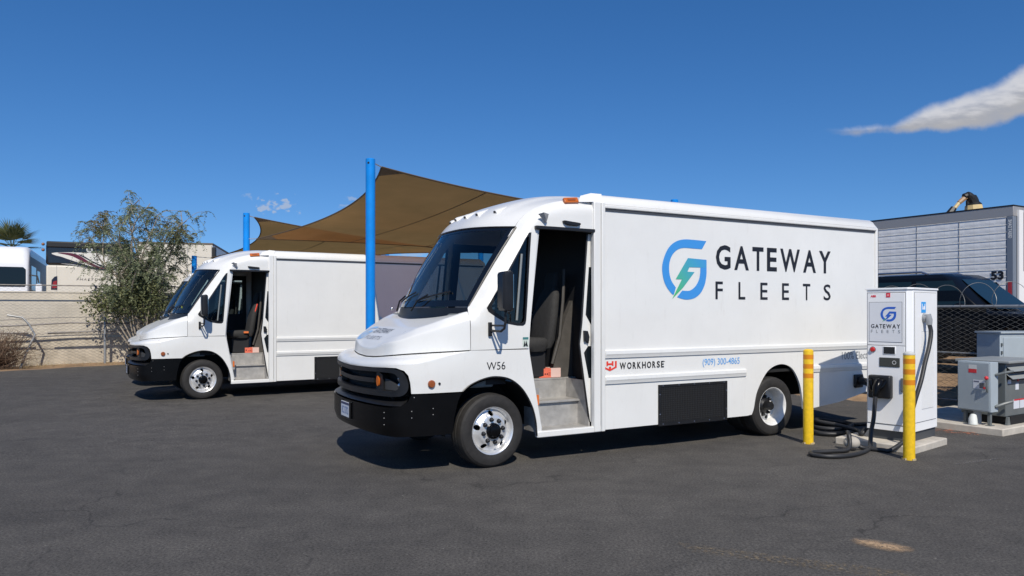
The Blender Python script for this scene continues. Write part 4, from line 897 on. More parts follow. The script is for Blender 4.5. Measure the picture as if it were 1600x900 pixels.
b = MB(); b.lathe([(.031, -.006), (.040, -.006), (.042, 0)], 20); b.build('button_collar', CHROME, ch, loc=(-.011, .475, 1.175), rot=(0, 0, R(-90)))
sc_ = fpan('screen_bezel', .185, .345, 1.115, 1.225, WHITEC, .016, bevel=.004); fpan('screen', .195, .335, 1.125, 1.215, SCREEN, .018)
pr = fpan('payment_terminal', .135, .39, .955, 1.075, mat('terminal_grey', (.05, .052, .045), .45), .018, bevel=.004)
b = MB(); b.lathe([(.018, -.003), (.026, -.003)], 20); b.build('card_ring', mat('ring_grey', (.6, .6, .58), .4), ch, loc=(-.0195, .20, 1.015), rot=(0, 0, R(-90)))
b = MB(); b.box(-.11, -.008, .215, .50, .545, .845); ho = b.build('plug_holster', BLACKP, ch, bevel=.02)
b = MB(); b.tube([(-.07, .34, .77), (-.15, .34, .75), (-.20, .345, .69), (-.215, .35, .58)], [.062, .06, .05, .034], 12); b.tube([(-.08, .45, .79), (-.14, .45, .77), (-.145, .43, .66), (-.09, .43, .62)], .026, 8); b.tube([(-.07, .27, .8), (-.16, .285, .72), (-.20, .33, .66)], .022, 8); b.build('plug', BLACKB, ch)
fpan('grab_handle', .085, .12, .64, .82, mat('handle_grey', (.13, .135, .14), .5), .03, bevel=.008)
# right side: recessed panel, louvred grille, outlet
b = MB(); b.box(.10, Dp-.10, -.004, .002, .24, H1-.03); b.build('side_gap', GAP, ch); b = MB(); b.box(.106, Dp-.106, -.009, .002, .246, H1-.036); b.build('side_panel', WHITEC, ch, bevel=.003)
b = MB(); b.box(.30, .68, -.0105, -.0085, .40, 1.42); gl_ = b.build('vent_recess', mat('vent_shadow', (.55, .56, .57), .5), ch)
sl = MB(); sl.box(-.004, .004, -.004, .0, .0, 1.0); slm = sl.mesh()
for i in range(19): obj('vent_slat', slm, WHITEC, gl_, loc=(.31+i*.02, -.0106, .41))
b = MB(); b.box(.285, .425, -.013, -.0085, 1.66, 1.80); cl_ = b.build('connector_label', mat('label_blue', (.03, .35, .80), .4), ch)
text('1', (.30, .32, 1.70, 1.775), lambda x, z: (x, -.0140, z), mat('label_white', (.85, .87, .9), .4), ch, bold=.03); 
b = MB(); b.box(.345, .40, -.0145, -.013, 1.70, 1.745); b.box(.38, .40, -.0145, -.013, 1.745, 1.775); b.box(.333, .345, -.0145, -.013, 1.70, 1.725); b.build('label_icon', MATS['label_white'], cl_)
b = MB(); b.cyl((.355, .0, 1.60), (.355, -.05, 1.585), .055, 14); b.tube([(.355, -.05, 1.63), (.355, -.075, 1.56), (.355, -.08, 1.50)], [.05, .045, .034], 12); b.build('cable_gland', mat('gland_grey', (.3, .31, .32), .4), ch)
def wp(px, py, Y=None, z=None):
    if Y is None: Y = 1155*(1.758-z)/(py-487)
    return Vector(((px-800)/1155*Y, Y, 1.758-(py-487)/1155*Y))
MW = Matrix.Translation(ch.location) @ Matrix.Rotation(CPHI, 4, 'Z'); MI = MW.inverted()
def cable(pts, r, name='cable'):
    P = cr([tuple(MI @ p) for p in pts], 8); b = MB(); b.tube(P, r, 10); return b.build(name, CABLE, ch, ang=80)
W_ = lambda x, y, z: MW @ Vector((x, y, z))
G = lambda X, Y, z=.03: Vector((X, Y, z))
for dxy in (.0,):
    cable([W_(-.215, .35, .60), W_(-.235, .352, .48), W_(-.26, .355, .30), W_(-.30, .37, .12), G(4.52, 9.35, .035), G(4.28, 9.06, .03), G(4.02, 8.87, .03), G(3.78, 8.83, .03), G(3.63, 8.94, .03), G(3.70, 9.09, .03), G(3.95, 9.15, .03), G(4.17, 9.21, .035), G(4.24, 9.28, .10), G(4.25, 9.33, .20), G(4.27, 9.40, .22), G(4.33, 9.40, .12), G(4.44, 9.38, .035), G(4.62, 9.25, .03), G(4.72, 9.20, .04), W_(-.16, -.02, .10), W_(-.17, -.05, .30), W_(-.12, -.09, .55), W_(-.01, -.12, .80), W_(.14, -.11, 1.02), W_(.28, -.105, 1.22), W_(.355, -.10, 1.40), W_(.355, -.08, 1.52)], .027, 'charging_cable')
# coils of the second lead lying behind the cabinet, and the lead up to the van's port
cable([vanA.matrix_basis @ Vector((6.22, -.32, .58)), vanA.matrix_basis @ Vector((6.15, -.40, .40)), vanA.matrix_basis @ Vector((6.0, -.55, .16)), G(4.66, 11.15, .05), G(4.38, 10.85, .04), G(4.32, 10.5, .04), G(4.55, 10.38, .04), G(4.85, 10.55, .05), G(4.95, 10.85, .06), G(4.75, 11.1, .08), G(4.45, 10.95, .10), G(4.36, 10.6, .10), G(4.6, 10.45, .10), G(4.88, 10.62, .12), G(4.9, 10.9, .12), G(4.62, 11.02, .16), G(4.42, 10.75, .17), G(4.62, 10.5, .15), G(4.82, 10.3, .10), W_(.05, .66, .02), W_(.10, .62, .10)], .030, 'charging_lead')
b = MB(); b.sphere(tuple(MI @ G(4.30, 9.36, .10)), .10, 14, 10, .8); b.build('cable_hook', mat('hook_cover', (.42, .38, .32), .8), ch)

# ------------------------------------------------------------------ bollards
YEL = mat('bollard_yellow', (.80, .50, .012), .42, var=.13, vscale=16); ORG = mat('bollard_orange_band', (.70, .24, .005), .38); CAPM = mat('bollard_cap', (.55, .55, .52), .5)
for (x, y), h, lab, cap in (((3.95, 9.86), 1.262, 'yellow bollard with orange bands beside the rear wheel of the lettered van', False), ((4.72, 8.79), 1.275, 'yellow bollard with orange bands and grey cap in front of the charger', True)):
    t = thing('bollard', lab, 'bollard', (x, y, 0), 0, 'yellow bollards at the charger')
    b = MB(); b.lathe([(.0655, 0), (.0655, h-.04), (.062, h-.02), (.045, h-.005), (0, h)], 28, 'z'); b.build('sleeve', YEL, t)
    for k in range(3): c = MB(); z = h-.105-k*.125; c.lathe([(.0657, z-.03), (.0662, z-.03), (.0662, z+.03), (.0657, z+.03)], 28, 'z'); c.build('band', ORG, t)
    if cap: c = MB(); c.lathe([(.067, h-.03), (.0665, h-.012), (.05, h+.004), (0, h+.01)], 28, 'z'); c.build('cap', CAPM, t)
    c = MB()
    for a in np.linspace(0, 2*math.pi, 15)[:-1]:
        if math.sin(a*3.1+x) > -.2: c.box(.064*math.cos(a)-.012, .064*math.cos(a)+.012, .064*math.sin(a)-.012, .064*math.sin(a)+.012, 0, .012+.012*abs(math.sin(a*5)))
    c.build('torn_foot', mat('foot_grime', (.45, .36, .2), .8), t)

# ------------------------------------------------------------------ electrical boxes
LGREY = mat('light_grey_enamel', (.36, .41, .44), .4, var=.05, vscale=3); MGREY = mat('transformer_grey', (.135, .15, .15), .45, var=.1, vscale=4); LID = mat('transformer_lid', (.27, .285, .28), .45)
pd = slab('concrete_pad', 'wide pale concrete pad under the grey electrical boxes', (6.92, 10.42), 2.4, 1.75, .10, R(33))
t = thing('disconnect_switch', 'light grey electrical disconnect box with red warning label on short legs', 'electrical box', (6.90, 10.66, .10), R(24))
# local: x = thickness (to the right), y = along the front face to the left
b = MB(); b.box(.0, .17, .0, .50, .20, .925); b.build('enclosure', LGREY, t, bevel=.008)
b = MB(); b.box(-.012, -.0005, .015, .485, .215, .91); b.build('door', LGREY, t, bevel=.005)
for y in (.06, .42): c = MB(); c.box(.05, .09, y-.02, y+.02, 0, .199); c.box(.03, .12, y-.04, y+.04, 0, .012); c.build('leg', MGREY, t)
def fl2(name, y0, y1, z0, z1, m, o): c = MB(); c.box(-o, -o+.002, y0, y1, z0, z1); return c.build(name, m, t)
fl2('warning_label', .20, .32, .76, .815, mat('warn_red', (.62, .03, .04), .5), .0148); fl2('white_label', .20, .32, .817, .875, mat('label_grey_white', (.62, .63, .62), .5), .0148)
ds = fl2('danger_sticker', .06, .25, .53, .66, mat('sticker_pale', (.66, .68, .72), .5), .0148); fl2('sticker_mark', .075, .155, .54, .62, mat('sticker_grey', (.18, .17, .17), .5), .0160); fl2('sticker_mark', .16, .24, .625, .645, mat('sticker_ink', (.12, .13, .2), .5), .0160); fl2('sticker_mark', .066, .10, .535, .565, MATS['warn_red'], .0170)
c = MB(); c.tube([(-.02, .035, .50), (-.05, .03, .56), (-.045, .03, .68)], .014, 8); lv = c.build('switch_lever', MGREY, t); c = MB(); c.sphere((-.05, .03, .70), .028, 10, 8); c.build('lever_knob', MATS['warn_red'], t)
c = MB(); c.tube([(.10, -.002, .74), (.16, -.10, .78), (.28, -.14, .80)], .018, 8); c.tube([(.10, -.002, .28), (.18, -.08, .33), (.30, -.12, .36)], .022, 8); c.build('side_handle', MGREY, t)
c = MB(); c.tube([(.08, .25, 0), (.08, .25, .20)], .055, 14); c.build('conduit', mat('conduit_grey', (.30, .31, .31), .6), t); c = MB(); c.tube([(-.06, .22, 0), (-.05, .23, .09), (-.02, .24, .14)], [.06, .058, .04], 14); c.build('conduit_stub', mat('conduit_white', (.66, .68, .64), .6), t)
t = thing('transformer', 'dark grey pad-mounted transformer with overhanging lid and louvres', 'transformer', (7.21, 10.80, .10), R(33))
b = MB(); b.box(0, 1.05, 0, .62, .12, .90); b.build('tank', MGREY, t, bevel=.01); b = MB(); b.box(-.06, 1.11, -.07, .68, .901, .94); b.build('lid', LID, t, bevel=.008)
b = MB(); b.box(.08, .98, -.03, .58, .0, .121); b.build('base', DARK, t)
for k, z in enumerate((.80, .69)):
    c = MB(); c.box(.03, 1.02, -.003, .001, z-.05, z+.05); so = c.build('louvre_slot', DARK, t); c = MB(); c.add([(.02, -.004, z+.045), (1.03, -.004, z+.045), (1.03, -.085, z-.02), (.02, -.085, z-.02), (.02, -.004, z+.05), (1.03, -.004, z+.05), (1.03, -.09, z-.014), (.02, -.09, z-.014)], [(0, 1, 2, 3), (4, 5, 6, 7), (3, 2, 6, 7), (0, 3, 7, 4), (1, 2, 6, 5)]); c.build('louvre', LID, t)
for (x0, x1, z0, z1, m) in ((.06, .16, .60, .66, 'sticker_pale'), (.30, .40, .50, .60, 'sticker_pale'), (.24, .42, .22, .36, 'sticker_pale'), (.44, .62, .22, .36, 'sticker_pale'), (.25, .60, .34, .36, 'warn_red'), (.36, .41, .625, .655, 'warn_red')): c = MB(); c.box(x0, x1, -.006 if m[0] == 'w' else -.004, .001, z0, z1); c.build('sticker', MATS[m], t)
c = MB(); c.prism([(-.02, .0), (.08, .0), (.05, .119), (.01, .119)], -.03, .0); c.build('foot', MGREY, t)
t = thing('meter_cabinet', 'taller light grey meter cabinet behind the transformer at the right edge', 'cabinet', (8.02, 12.15, gnd(8, 12)), R(15))
b = MB(); b.box(0, .9, 0, .45, 0, 1.40); b.build('enclosure', LGREY, t, bevel=.012); b = MB(); b.box(-.02, .92, -.03, .47, 1.401, 1.43); b.build('top_cover', LGREY, t); b = MB(); b.box(.06, .84, -.012, -.0005, .1, 1.33); b.build('door', LGREY, t, bevel=.006)
b = MB()
for k in range(9): b.box(.012, .04, -.02, -.0005, .15+k*.13, .2+k*.13)
b.build('hinge', MGREY, t)

# ------------------------------------------------------------------ chain-link fences
WIRE = mat('galvanised_wire', (.33, .32, .30), .5, metal=.5); PIPE = mat('galvanised_pipe', (.36, .36, .35), .45, metal=.5, var=.15, vscale=8); RUST = mat('weathered_pipe', (.22, .20, .18), .6, metal=.3, var=.2, vscale=10)
def link_mesh(length, z0, z1, pitch, r, fz=lambda x: 0, dy=.012):
    rows = int((z1-z0)/(pitch/2)); n = int(length/pitch); V = []; F = []
    off = [(0, r), (.87*r, -.5*r), (-.87*r, -.5*r)]
    for i in range(n):
        b0 = len(V)
        for k in range(rows+1):
            x = i*pitch+pitch*(.49 if (k+i) % 2 else -.49)+pitch*.03*math.sin(i*3.3+k); z = z0+k*pitch/2; zz = fz(x)
            for (ox, oy) in off: V.append((x+ox, (dy if k % 2 else -dy)*.5+oy, z+zz))
        for k in range(rows):
            for j in range(3): F.append((b0+k*3+j, b0+k*3+(j+1) % 3, b0+(k+1)*3+(j+1) % 3, b0+(k+1)*3+j))
    me = bpy.data.meshes.new('wire'); me.from_pydata(V, [], F); me.update(); me.polygons.foreach_set('use_smooth', [True]*len(me.polygons)); return me
# right-hand fence (runs towards the camera on the right)
FD = Vector((.515, -.857)); F0 = Vector((7.83, 13.5))-FD*5.2
t = thing('chain_link_fence', 'chain-link fence with razor wire in front of the black cars', 'fence', (F0.x, F0.y, .12), math.atan2(FD.y, FD.x))
LF = 9.0
tag(obj('wire_mesh', link_mesh(LF, .02, 1.70, .078, .0042), mat('dull_wire', (.22, .215, .20), .55, metal=.4), t), kind='stuff')
for z, r in ((1.73, .026), (.90, .02), (.05, .012)): b = MB(); b.tube([(0, .02, z), (LF, .02, z)], r, 10); b.build('rail', PIPE, t)
for k in range(4): b = MB(); x = .35+k*2.12; b.tube([(x, .03, -.2), (x, .03, 1.80)], .036, 12); b.build('post', PIPE, t)
b = MB(); b.tube([(x_, .02+.20*math.sin(a), 1.93+.21*math.cos(a)+.02*math.sin(a*.37)) for a in np.linspace(0, 2*math.pi*17, 17*22) for x_ in [a/(2*math.pi)*.53+.05*math.sin(a)]], .0045, 5); b.build('razor_wire', mat('razor_steel', (.20, .20, .19), .45, metal=.4), t)
# slatted windscreen strips: dark shade cloth tied behind the wire
b = MB(); b.grid(lambda i, j: (i*LF*.66, .07+.012*math.sin(i*40), .93+j*.78), 40, 2); b.build('wind_screen', mat('black_screen', (.006, .006, .007), .9), t)

# left-hand fence in front of the plastered wall
LD = Vector((.898, .44)).normalized(); L0 = Vector((-16.4, 25.0))-LD*7.5; LPH = math.atan2(LD.y, LD.x); gz = -.10
WALLM = mat('plastered_wall', (.60, .535, .43), .9, var=.12, vscale=1.4, bump=.25, bscale=30)
nrm = Vector((-LD.y, LD.x))
t = thing('boundary_wall', 'long tan plastered wall behind the broken chain-link fence', 'wall', (L0.x+nrm.x*.55, L0.y+nrm.y*.55, gz), LPH)
b = MB(); b.box(-4, 12.6, 0, .22, -.3, 2.52); b.build('wall_face', WALLM, t); b = MB(); b.box(-4, 12.62, -.02, .24, 2.522, 2.56); b.build('coping', mat('coping', (.60, .54, .44), .9), t); b = MB(); b.box(-4, 12.58, -.05, -.001, -.3, .95); b.build('wall_base', mat('stained_wall_base', (.52, .45, .345), .95, var=.22, vscale=2.2, bump=.3, bscale=30), t)
t = thing('chain_link_fence', 'broken chain-link fence with sagging rails along the tan wall at left', 'fence', (L0.x, L0.y, gz), LPH)
tag(obj('wire_mesh', link_mesh(15.5, .05, 2.76, .105, .0042, dy=.02), WIRE, t), kind='stuff')
def rail(pts, r=.028, m=RUST): b = MB(); b.tube(pts, r, 8); b.build('rail', m, t)
rail([(-3, .05, 2.76), (12.6, .05, 2.76)], .020)
rail([(3, -.03, 1.34), (6.5, -.03, 1.36), (7.8, -.05, 1.42), (8.8, -.05, 1.48), (10, -.03, 1.45), (12.4, -.03, 1.42)]); rail([(3, -.06, 1.58), (6.8, -.06, 1.58), (8.4, -.06, 1.66), (10, -.06, 1.68), (12.4, -.06, 1.66)], .012); rail([(3.5, -.03, 1.14), (7.55, -.02, 1.14)]); rail([(8.1, -.04, 1.14), (9.8, -.04, 1.18), (12.4, -.04, 1.22)], .03); rail([(3.5, -.02, 1.10), (12.4, -.02, 1.10)], .010)
for x in (9.82, 12.4): b = MB(); b.tube([(x, -.06, -.1), (x, -.06, 1.86)], .045, 12); b.build('post', PIPE, t)
b = MB(); b.tube([(7.35, -.45, -.1), (7.55, -.30, .55), (7.75, -.15, 1.08), (7.58, -.10, 1.42), (7.38, -.06, 1.66), (6.95, -.06, 1.74)], .035, 10); b.build('bent_post', PIPE, t)
# ------------------------------------------------------------------ black sport utility cars behind the right-hand fence
CARB = mat('black_car_paint', (.004, .005, .007), .25, spec=.25); CARG = mat('car_glass', (.010, .022, .024), .05, spec=.5)
def suv(loc, rz, label):
    t = thing('suv', label, 'car', loc, rz, 'black cars behind the razor wire')
    lo = [(-2.55, .45), (-2.6, .75), (-2.5, 1.12), (1.2, 1.14), (2.2, 1.06), (2.5, .92), (2.58, .6), (2.5, .38), (1.95, .36), (1.9, .62), (1.6, .78), (1.25, .62), (1.2, .34), (-1.2, .34), (-1.25, .62), (-1.6, .78), (-1.95, .62), (-2.0, .36)]
    b = MB(); b.prism(lo, -.99, .99); b.build('body', CARB, t, bevel=.06)
    def ring(z, x0, x1, w, k=.12): return [(x0, -w+k, z), (x0+k, -w, z), (x1-k, -w, z), (x1, -w+k*1.8, z), (x1, w-k*1.8, z), (x1-k, w, z), (x0+k, w, z), (x0, w-k, z)]
    b = MB(); b.loft([ring(1.13, -2.50, 1.22, .965), ring(1.5, -2.46, .82, .92), ring(1.84, -2.38, .46, .845), ring(1.93, -2.28, .28, .75)]); gh = b.build('cabin', CARB, t, bevel=.03)
    for s in (-1, 1):
        for (x0, x1, x2, x3) in ((-2.2, -1.35, -2.12, -1.35), (-1.25, -.35, -1.25, -.38), (-.25, .86, -.28, .48)):
            c = MB(); c.add([(x0, s*.966, 1.17), (x1, s*.966, 1.17), (x3, s*.872, 1.78), (x2, s*.872, 1.78)], [(0, 1, 2, 3)]); c.build('side_window', CARG, t)
        c = MB(); c.tube([(-2.05, s*.74, 1.92), (-2.0, s*.74, 1.985), (-.25, s*.74, 1.985), (-.1, s*.74, 1.93)], .022, 8); c.build('roof_rail', CHROME, t)
        c = MB(); c.sphere((.72, s*1.07, 1.22), .12, 10, 8, .8); c.build('door_mirror', CARB, t)
        c = MB(); c.box(2.42, 2.56, s*.82-.14, s*.82+.14, .78, .96); c.build('headlight', CHROME, t, bevel=.03)
        for x in (-1.6, 1.57):
            c = MB(); c.lathe([(0, -.02), (.22, -.02), (.24, 0), (.37, -.01), (.39, .02), (.39, .22), (.2, .24)], 28); w = c.build('wheel', RUBBER, t, loc=(x, s*.985, .39), rot=(0, 0, 0 if s < 0 else math.pi)); c = MB(); c.lathe([(0, -.035), (.1, -.03), (.22, -.024)], 10); c.build('rim', CHROME, w)
    c = MB(); c.add([(1.228, -.70, 1.19), (1.228, .70, 1.19), (.50, .58, 1.80), (.50, -.58, 1.80), (.85, .66, 1.5), (.85, -.66, 1.5)], [(0, 1, 4, 5), (5, 4, 2, 3)]); wsx = c.build('windshield', CARG, t)
    wsx.location = (.012, 0, .012)
    return t
HP = math.atan2(-.857, .515)
suv((9.55, 16.05, .62), HP, 'black car with large sloping windshield nearest the razor wire'); suv((10.35, 19.9, .60), HP, 'black car with roof rails parked farther back beside the lettered van')

# ------------------------------------------------------------------ silver semi trailer
SILV = mat('trailer_aluminium', (.86, .845, .81), .5, metal=.0, var=.10, vscale=6); TGREY = mat('trailer_rail_grey', (.36, .355, .35), .5, metal=.3); POSTB = mat('trailer_post_blue_grey', (.16, .19, .235), .45)
TD = Vector((-.515, .857)); TA = math.atan2(TD.y, TD.x); TX, TY = 13.36, 19.7
t = thing('semi_trailer', 'silver panelled semi trailer marked 53 behind the black cars', 'trailer', (TX, TY, .5), TA)
# local: x runs forward (away), y>0 is the left side facing the camera... the visible side is y = 0 plane, box extends to y = -2.6
TH_ = 4.08
b = MB(); b.box(.12, 15.9, -2.59, -.012, .95, TH_-.02); b.build('box', mat('trailer_core', (.45, .47, .50), .6), t)
b = MB(); b.box(.0, 16, -2.6, .012, TH_-.27, TH_); b.build('top_rail', TGREY, t, bevel=.01); b = MB(); b.box(-.01, 16.01, -2.61, .022, TH_+.001, TH_+.03); b.build('roof_edge', DARK, t)
rows = 14; z0, z1 = 1.0, TH_-.28; rh = (z1-z0)/rows; pw = .405
pm = MB(); pm.add([(0, 0, 0), (pw-.0015, 0, 0), (pw-.0015, .007, .02), (0, .007, .02), (0, .007, rh-.035), (pw-.0015, .007, rh-.035), (pw-.0015, 0, rh-.008), (0, 0, rh-.008)], [(0, 1, 2, 3), (3, 2, 5, 4), (4, 5, 6, 7)]); pmm = pm.mesh(fix=False); pmm.materials.append(SILV)
rib = MB(); rib.tube([(0, 0, 0), (pw*12, 0, 0)], .011, 6)
for c_ in range(12):
    for r_ in range(rows):
        o = obj('side_panel', pmm, None, t, loc=(.19+c_*pw, -.004, z0+r_*rh))
b = MB(); b.box(.19+12*pw, 15.9, -.011, .008, z0, z1); b.build('front_side_panel', SILV, t)
for r_ in range(rows+1): b = MB(); b.tube([(.17, .012, z0+r_*rh-.004), (.19+12*pw, .012, z0+r_*rh-.004)], .008, 6); b.build('rib', SILV, t)
for x in (.19+pw*3-.006, .19+pw*6-.006, .19+pw*9-.006): b = MB(); b.box(x-.009, x+.009, .0, .014, z0, z1); b.build('seam_strip', TGREY, t)
b = MB(); b.box(-.0, .165, -.17, .016, .8, TH_-.272); b.build('corner_post', POSTB, t, bevel=.012)
b = MB(); b.box(.03, .13, .0165, .02, 1.55, 2.05); b.build('reflector', mat('trailer_red', (.40, .04, .05), .4), t)
TF = lambda x, z: (-x, .0225, z)
text('53', (-.56, -.23, 2.12, 2.36), TF, INK, t, bold=.05); text('42', (-.50, -.33, 1.93, 2.01), TF, mat('faded_red', (.30, .12, .12), .6), t, bold=.03)
text('GREAT DANE', (0, .5, 0, .09), lambda x, z: (.12-z, .0195, 3.22+x), mat('badge_white', (.75, .75, .72), .5), t, bold=.03)
b = MB(); b.box(-.05, -.001, -.42, -.19, .5, TH_-.1); b.build('rear_frame', mat('frame_white', (.78, .78, .77), .5), t); b = MB(); b.box(-.03, -.001, -2.3, -.425, 2.35, TH_-.15); b.build('door_opening', DARK, t); b = MB(); b.box(-.04, -.001, -2.3, -.425, .9, 2.345); b.build('rear_door', mat('frame_white', (.7, .7, .7), .5), t)
b = MB(); b.box(1.0, 3.6, -2.4, -.2, .55, .95); b.build('underframe', DARK, t)
for x in (1.5, 2.8):
    for y in (-.3, -2.0): c = MB(); c.lathe([(0, -.02), (.28, -.02), (.5, 0), (.5, .25), (.3, .27)], 24); c.build('wheel', RUBBER, t, loc=(x, y-.2, .5), rot=(0, 0, 0))
b = MB(); b.box(12.5, 12.7, -.6, -.4, 0, .95); b.box(12.5, 12.7, -2.2, -2.0, 0, .95); b.build('landing_gear', TGREY, t)
# ------------------------------------------------------------------ excavator arm behind the trailer
EY = mat('machine_tan', (.62, .47, .22), .5, var=.1, vscale=3); EB = mat('machine_black', (.012, .012, .012), .5)
exX, exY = 18.6, 30.0
t = thing('excavator', 'excavator with black and tan bent arm showing over the silver trailer', 'excavator', (exX, exY, .45), 0)
k_ = lambda px, py: ((px-800)/1155*exY-exX, 0, 1.758-(py-487)/1155*exY-.45)
b = MB(); P = cr([(.35, 0, 2.6), k_(1522, 345), k_(1521, 320), k_(1517, 310), k_(1511, 306), k_(1505, 308)], 5); b.tube(P, [.30]*11+[.22]*5+[.17]*5+[.13]*4+[.10], 10); b.build('boom', EB, t)
b = MB(); b.tube([k_(1521.5, 333), k_(1520.8, 321)], [.36, .31], 10); b.build('boom_collar', EY, t)
b = MB(); b.tube([k_(1511, 306), k_(1498, 317)], [.11, .09], 8); b.build('stick', mat('machine_brown', (.35, .22, .12), .5), t); b = MB(); b.tube([k_(1499, 316), k_(1490, 327)], .075, 8); b.build('stick_end', EY, t); b = MB(); b.tube([k_(1490, 325), k_(1484, 334)], [.12, .16], 8); b.build('coupler', EB, t)
b = MB(); b.tube([k_(1512, 314), k_(1512, 324), k_(1516, 332)], .08, 8); b.build('hydraulic_hose', EB, t)
b = MB(); b.box(-1.2, 1.6, -1.2, 1.2, .9, 2.2); b.box(-1.1, .2, -1.1, 0, 2.2, 3.0); b.build('house', EY, t, bevel=.08)
for y in (-1.1, .7): b = MB(); b.prism(cr([(-1.7, .1), (1.7, .1), (2.0, .45), (1.7, .8), (-1.7, .8), (-2.0, .45)], 3, True), y, y+.5); b.build('track', EB, t)

# ------------------------------------------------------------------ motorhomes and box trailer beyond the left wall
RVW = mat('motorhome_white', (.80, .80, .80), .3, coat=.2); CREAM = mat('motorhome_cream', (.66, .61, .51), .35, var=.03, vscale=1); MAROON = mat('maroon_stripe', (.10, .012, .03), .35); NAVY = mat('navy_stripe', (.012, .014, .03), .35); RGREY = mat('grey_stripe', (.35, .34, .33), .4)
BZ = .83
def face_frame(px, Y):
    X = (px-800)/1155*Y; a = math.atan2(X, Y); return X, Y, a
X, Y, a = face_frame(45, 32.5); ph = R(28)
t = thing('motorhome', 'white motorhome with rounded front cap and dark windshield at the left edge', 'motorhome', (X, Y, BZ), ph)
# local: front face plane y = 0, x from -2.55 to 0, body runs back along +y
def rr(y, x0, x1, z0, z1, k):
    return [(x0+k*(1-math.cos(q)) if qd in (0, 3) else x1-k*(1-math.cos(q)), y, (z0+k*(1-math.sin(q)))*0+0) for q, qd in ()]
def rbox(y, x0, x1, z0, z1, r):
    pts = []
    for (cx, cz, a0) in ((x1-r, z1-r, 0), (x0+r, z1-r, 90), (x0+.05, z0+.05, 180), (x1-.05, z0+.05, 270)):
        q = r if a0 < 180 else .05
        for i in range(6): an = R(a0+i*18); pts.append((cx+q*math.cos(an), y, cz+q*math.sin(an)))
    return pts
b = MB(); b.loft([rbox(.0, -2.50, -.05, .5, 3.0, .30), rbox(.10, -2.55, 0, .45, 3.45, .38), rbox(.55, -2.56, .01, .4, 3.78, .32), rbox(1.2, -2.56, .01, .4, 3.85, .22), rbox(9.5, -2.56, .01, .4, 3.85, .22)]); b.build('shell', RVW, t, ang=50)
c = MB(); c.loft([[(x, y, z) for x, z in ((-2.45, 2.02), (-.14, 2.02), (-.10, 2.1), (-.10, 2.78), (-.2, 2.88), (-2.4, 2.88))] for y in (-.03, .12)]); c.build('windshield', DKGLASS, t, bevel=.02)
c = MB(); c.box(.012, .03, .9, 3.0, 1.9, 3.0); c.box(.012, .03, 3.6, 5.0, 2.0, 2.9); c.build('side_window', DKGLASS, t)
c = MB(); c.box(.0125, .02, .35, 9.4, .5, 3.4); c.build('dark_side_sheet', mat('motorhome_grey_side', (.13, .14, .16), .4), t)  # dark grey sheet over nearly the whole right-hand side
c = MB(); c.box(-1.8, -1.05, .52, .7, 3.62, 3.74); c.build('roof_vent', mat('vent_blue_grey', (.10, .12, .17), .5), t)
c = MB(); c.tube([(.02, .25, 2.55), (.32, .10, 2.5), (.38, .05, 2.2)], .03, 8); c.build('mirror_arm', EB, t); c = MB(); c.box(.26, .50, -.02, .16, 1.35, 2.15); c.build('mirror', RVW, t, bevel=.04)
c = MB(); c.tube([(-.6, -.01, 1.2), (-.6, -.01, 1.25)], .05, 8); c.build('cap_badge', EB, t)
X, Y, a = face_frame(72, 33.0); ph = R(24)
t = thing('motorhome', 'cream and black motorhome with maroon swoosh stripes behind the wall', 'motorhome', (X, Y, BZ), ph)
# local: rear face plane y = 0, x from 0 to 3.4
b = MB(); b.box(0, 3.35, 0, 9, .4, 3.02); b.build('shell', CREAM, t, bevel=.08); b = MB(); b.box(-.01, 3.36, -.012, 9, 3.021, 3.98); b.build('roof_band', mat('motorhome_black', (.010, .011, .015), .25, coat=.5), t, bevel=.10); b = MB(); b.box(.02, 3.3, -.06, .6, 3.80, 4.08); b.build('awning_box', EB, t, bevel=.05)
PX = lambda px, py: ((px-72)/103*2.9+.0, 1.758+(487-py)/1155*32.9-BZ)
def rvd(name, pts, m, o=.02): return sheet(name, [PX(*p) for p in cr(pts, 4, True)] if len(pts) > 4 else [PX(*p) for p in pts], [], lambda x, z: (x, -o, z), m, t, step=.3)
rvd('white_patch', [(80, 395), (120, 393), (168, 397), (172, 422), (140, 416), (100, 403)], mat('motorhome_pale', (.70, .67, .60), .35), .016)
rvd('swoosh', [(88, 394.5), (104, 394), (117, 397), (132, 407), (150, 416), (170, 419.5), (150, 418.5), (128, 410), (108, 399)], MAROON, .024); rvd('swoosh', [(76, 398), (92, 400), (112, 408), (138, 416), (168, 420.5), (140, 419), (112, 412), (94, 404)], NAVY, .026); rvd('swoosh', [(117, 396), (124, 398), (140, 408), (158, 415), (171, 419), (150, 415), (132, 405)], NAVY, .028); rvd('swoosh', [(92, 411), (112, 412), (140, 417), (168, 421), (138, 419), (112, 414)], RGREY, .022)
rvd('swoosh', [(138, 443), (143, 447), (142, 451), (138, 454), (140, 449)], NAVY); rvd('swoosh', [(148, 453), (158, 448), (170, 446), (160, 451)], NAVY); rvd('swoosh', [(156, 454), (166, 449), (174, 447), (168, 452)], EB, .024)
c = MB(); c.cyl((PX(132.5, 388)[0], -.03, PX(132.5, 388)[1]), (PX(132.5, 388)[0], -.01, PX(132.5, 388)[1]), .13, 20); bd = c.build('round_badge', mat('badge_silver', (.6, .6, .58), .4), t); c = MB(); c.cyl((PX(132.5, 388)[0], -.034, PX(132.5, 388)[1]), (PX(132.5, 388)[0], -.031, PX(132.5, 388)[1]), .075, 14); c.build('badge_centre', mat('badge_grey', (.2, .2, .2), .4), t)
text('PHAETON', (PX(114, 0)[0], PX(151, 0)[0], PX(0, 437)[1], PX(0, 433.5)[1]), lambda x, z: (x, -.02, z), mat('lettering_grey', (.22, .2, .18), .4), t, shear=.3, spacing=1.4)
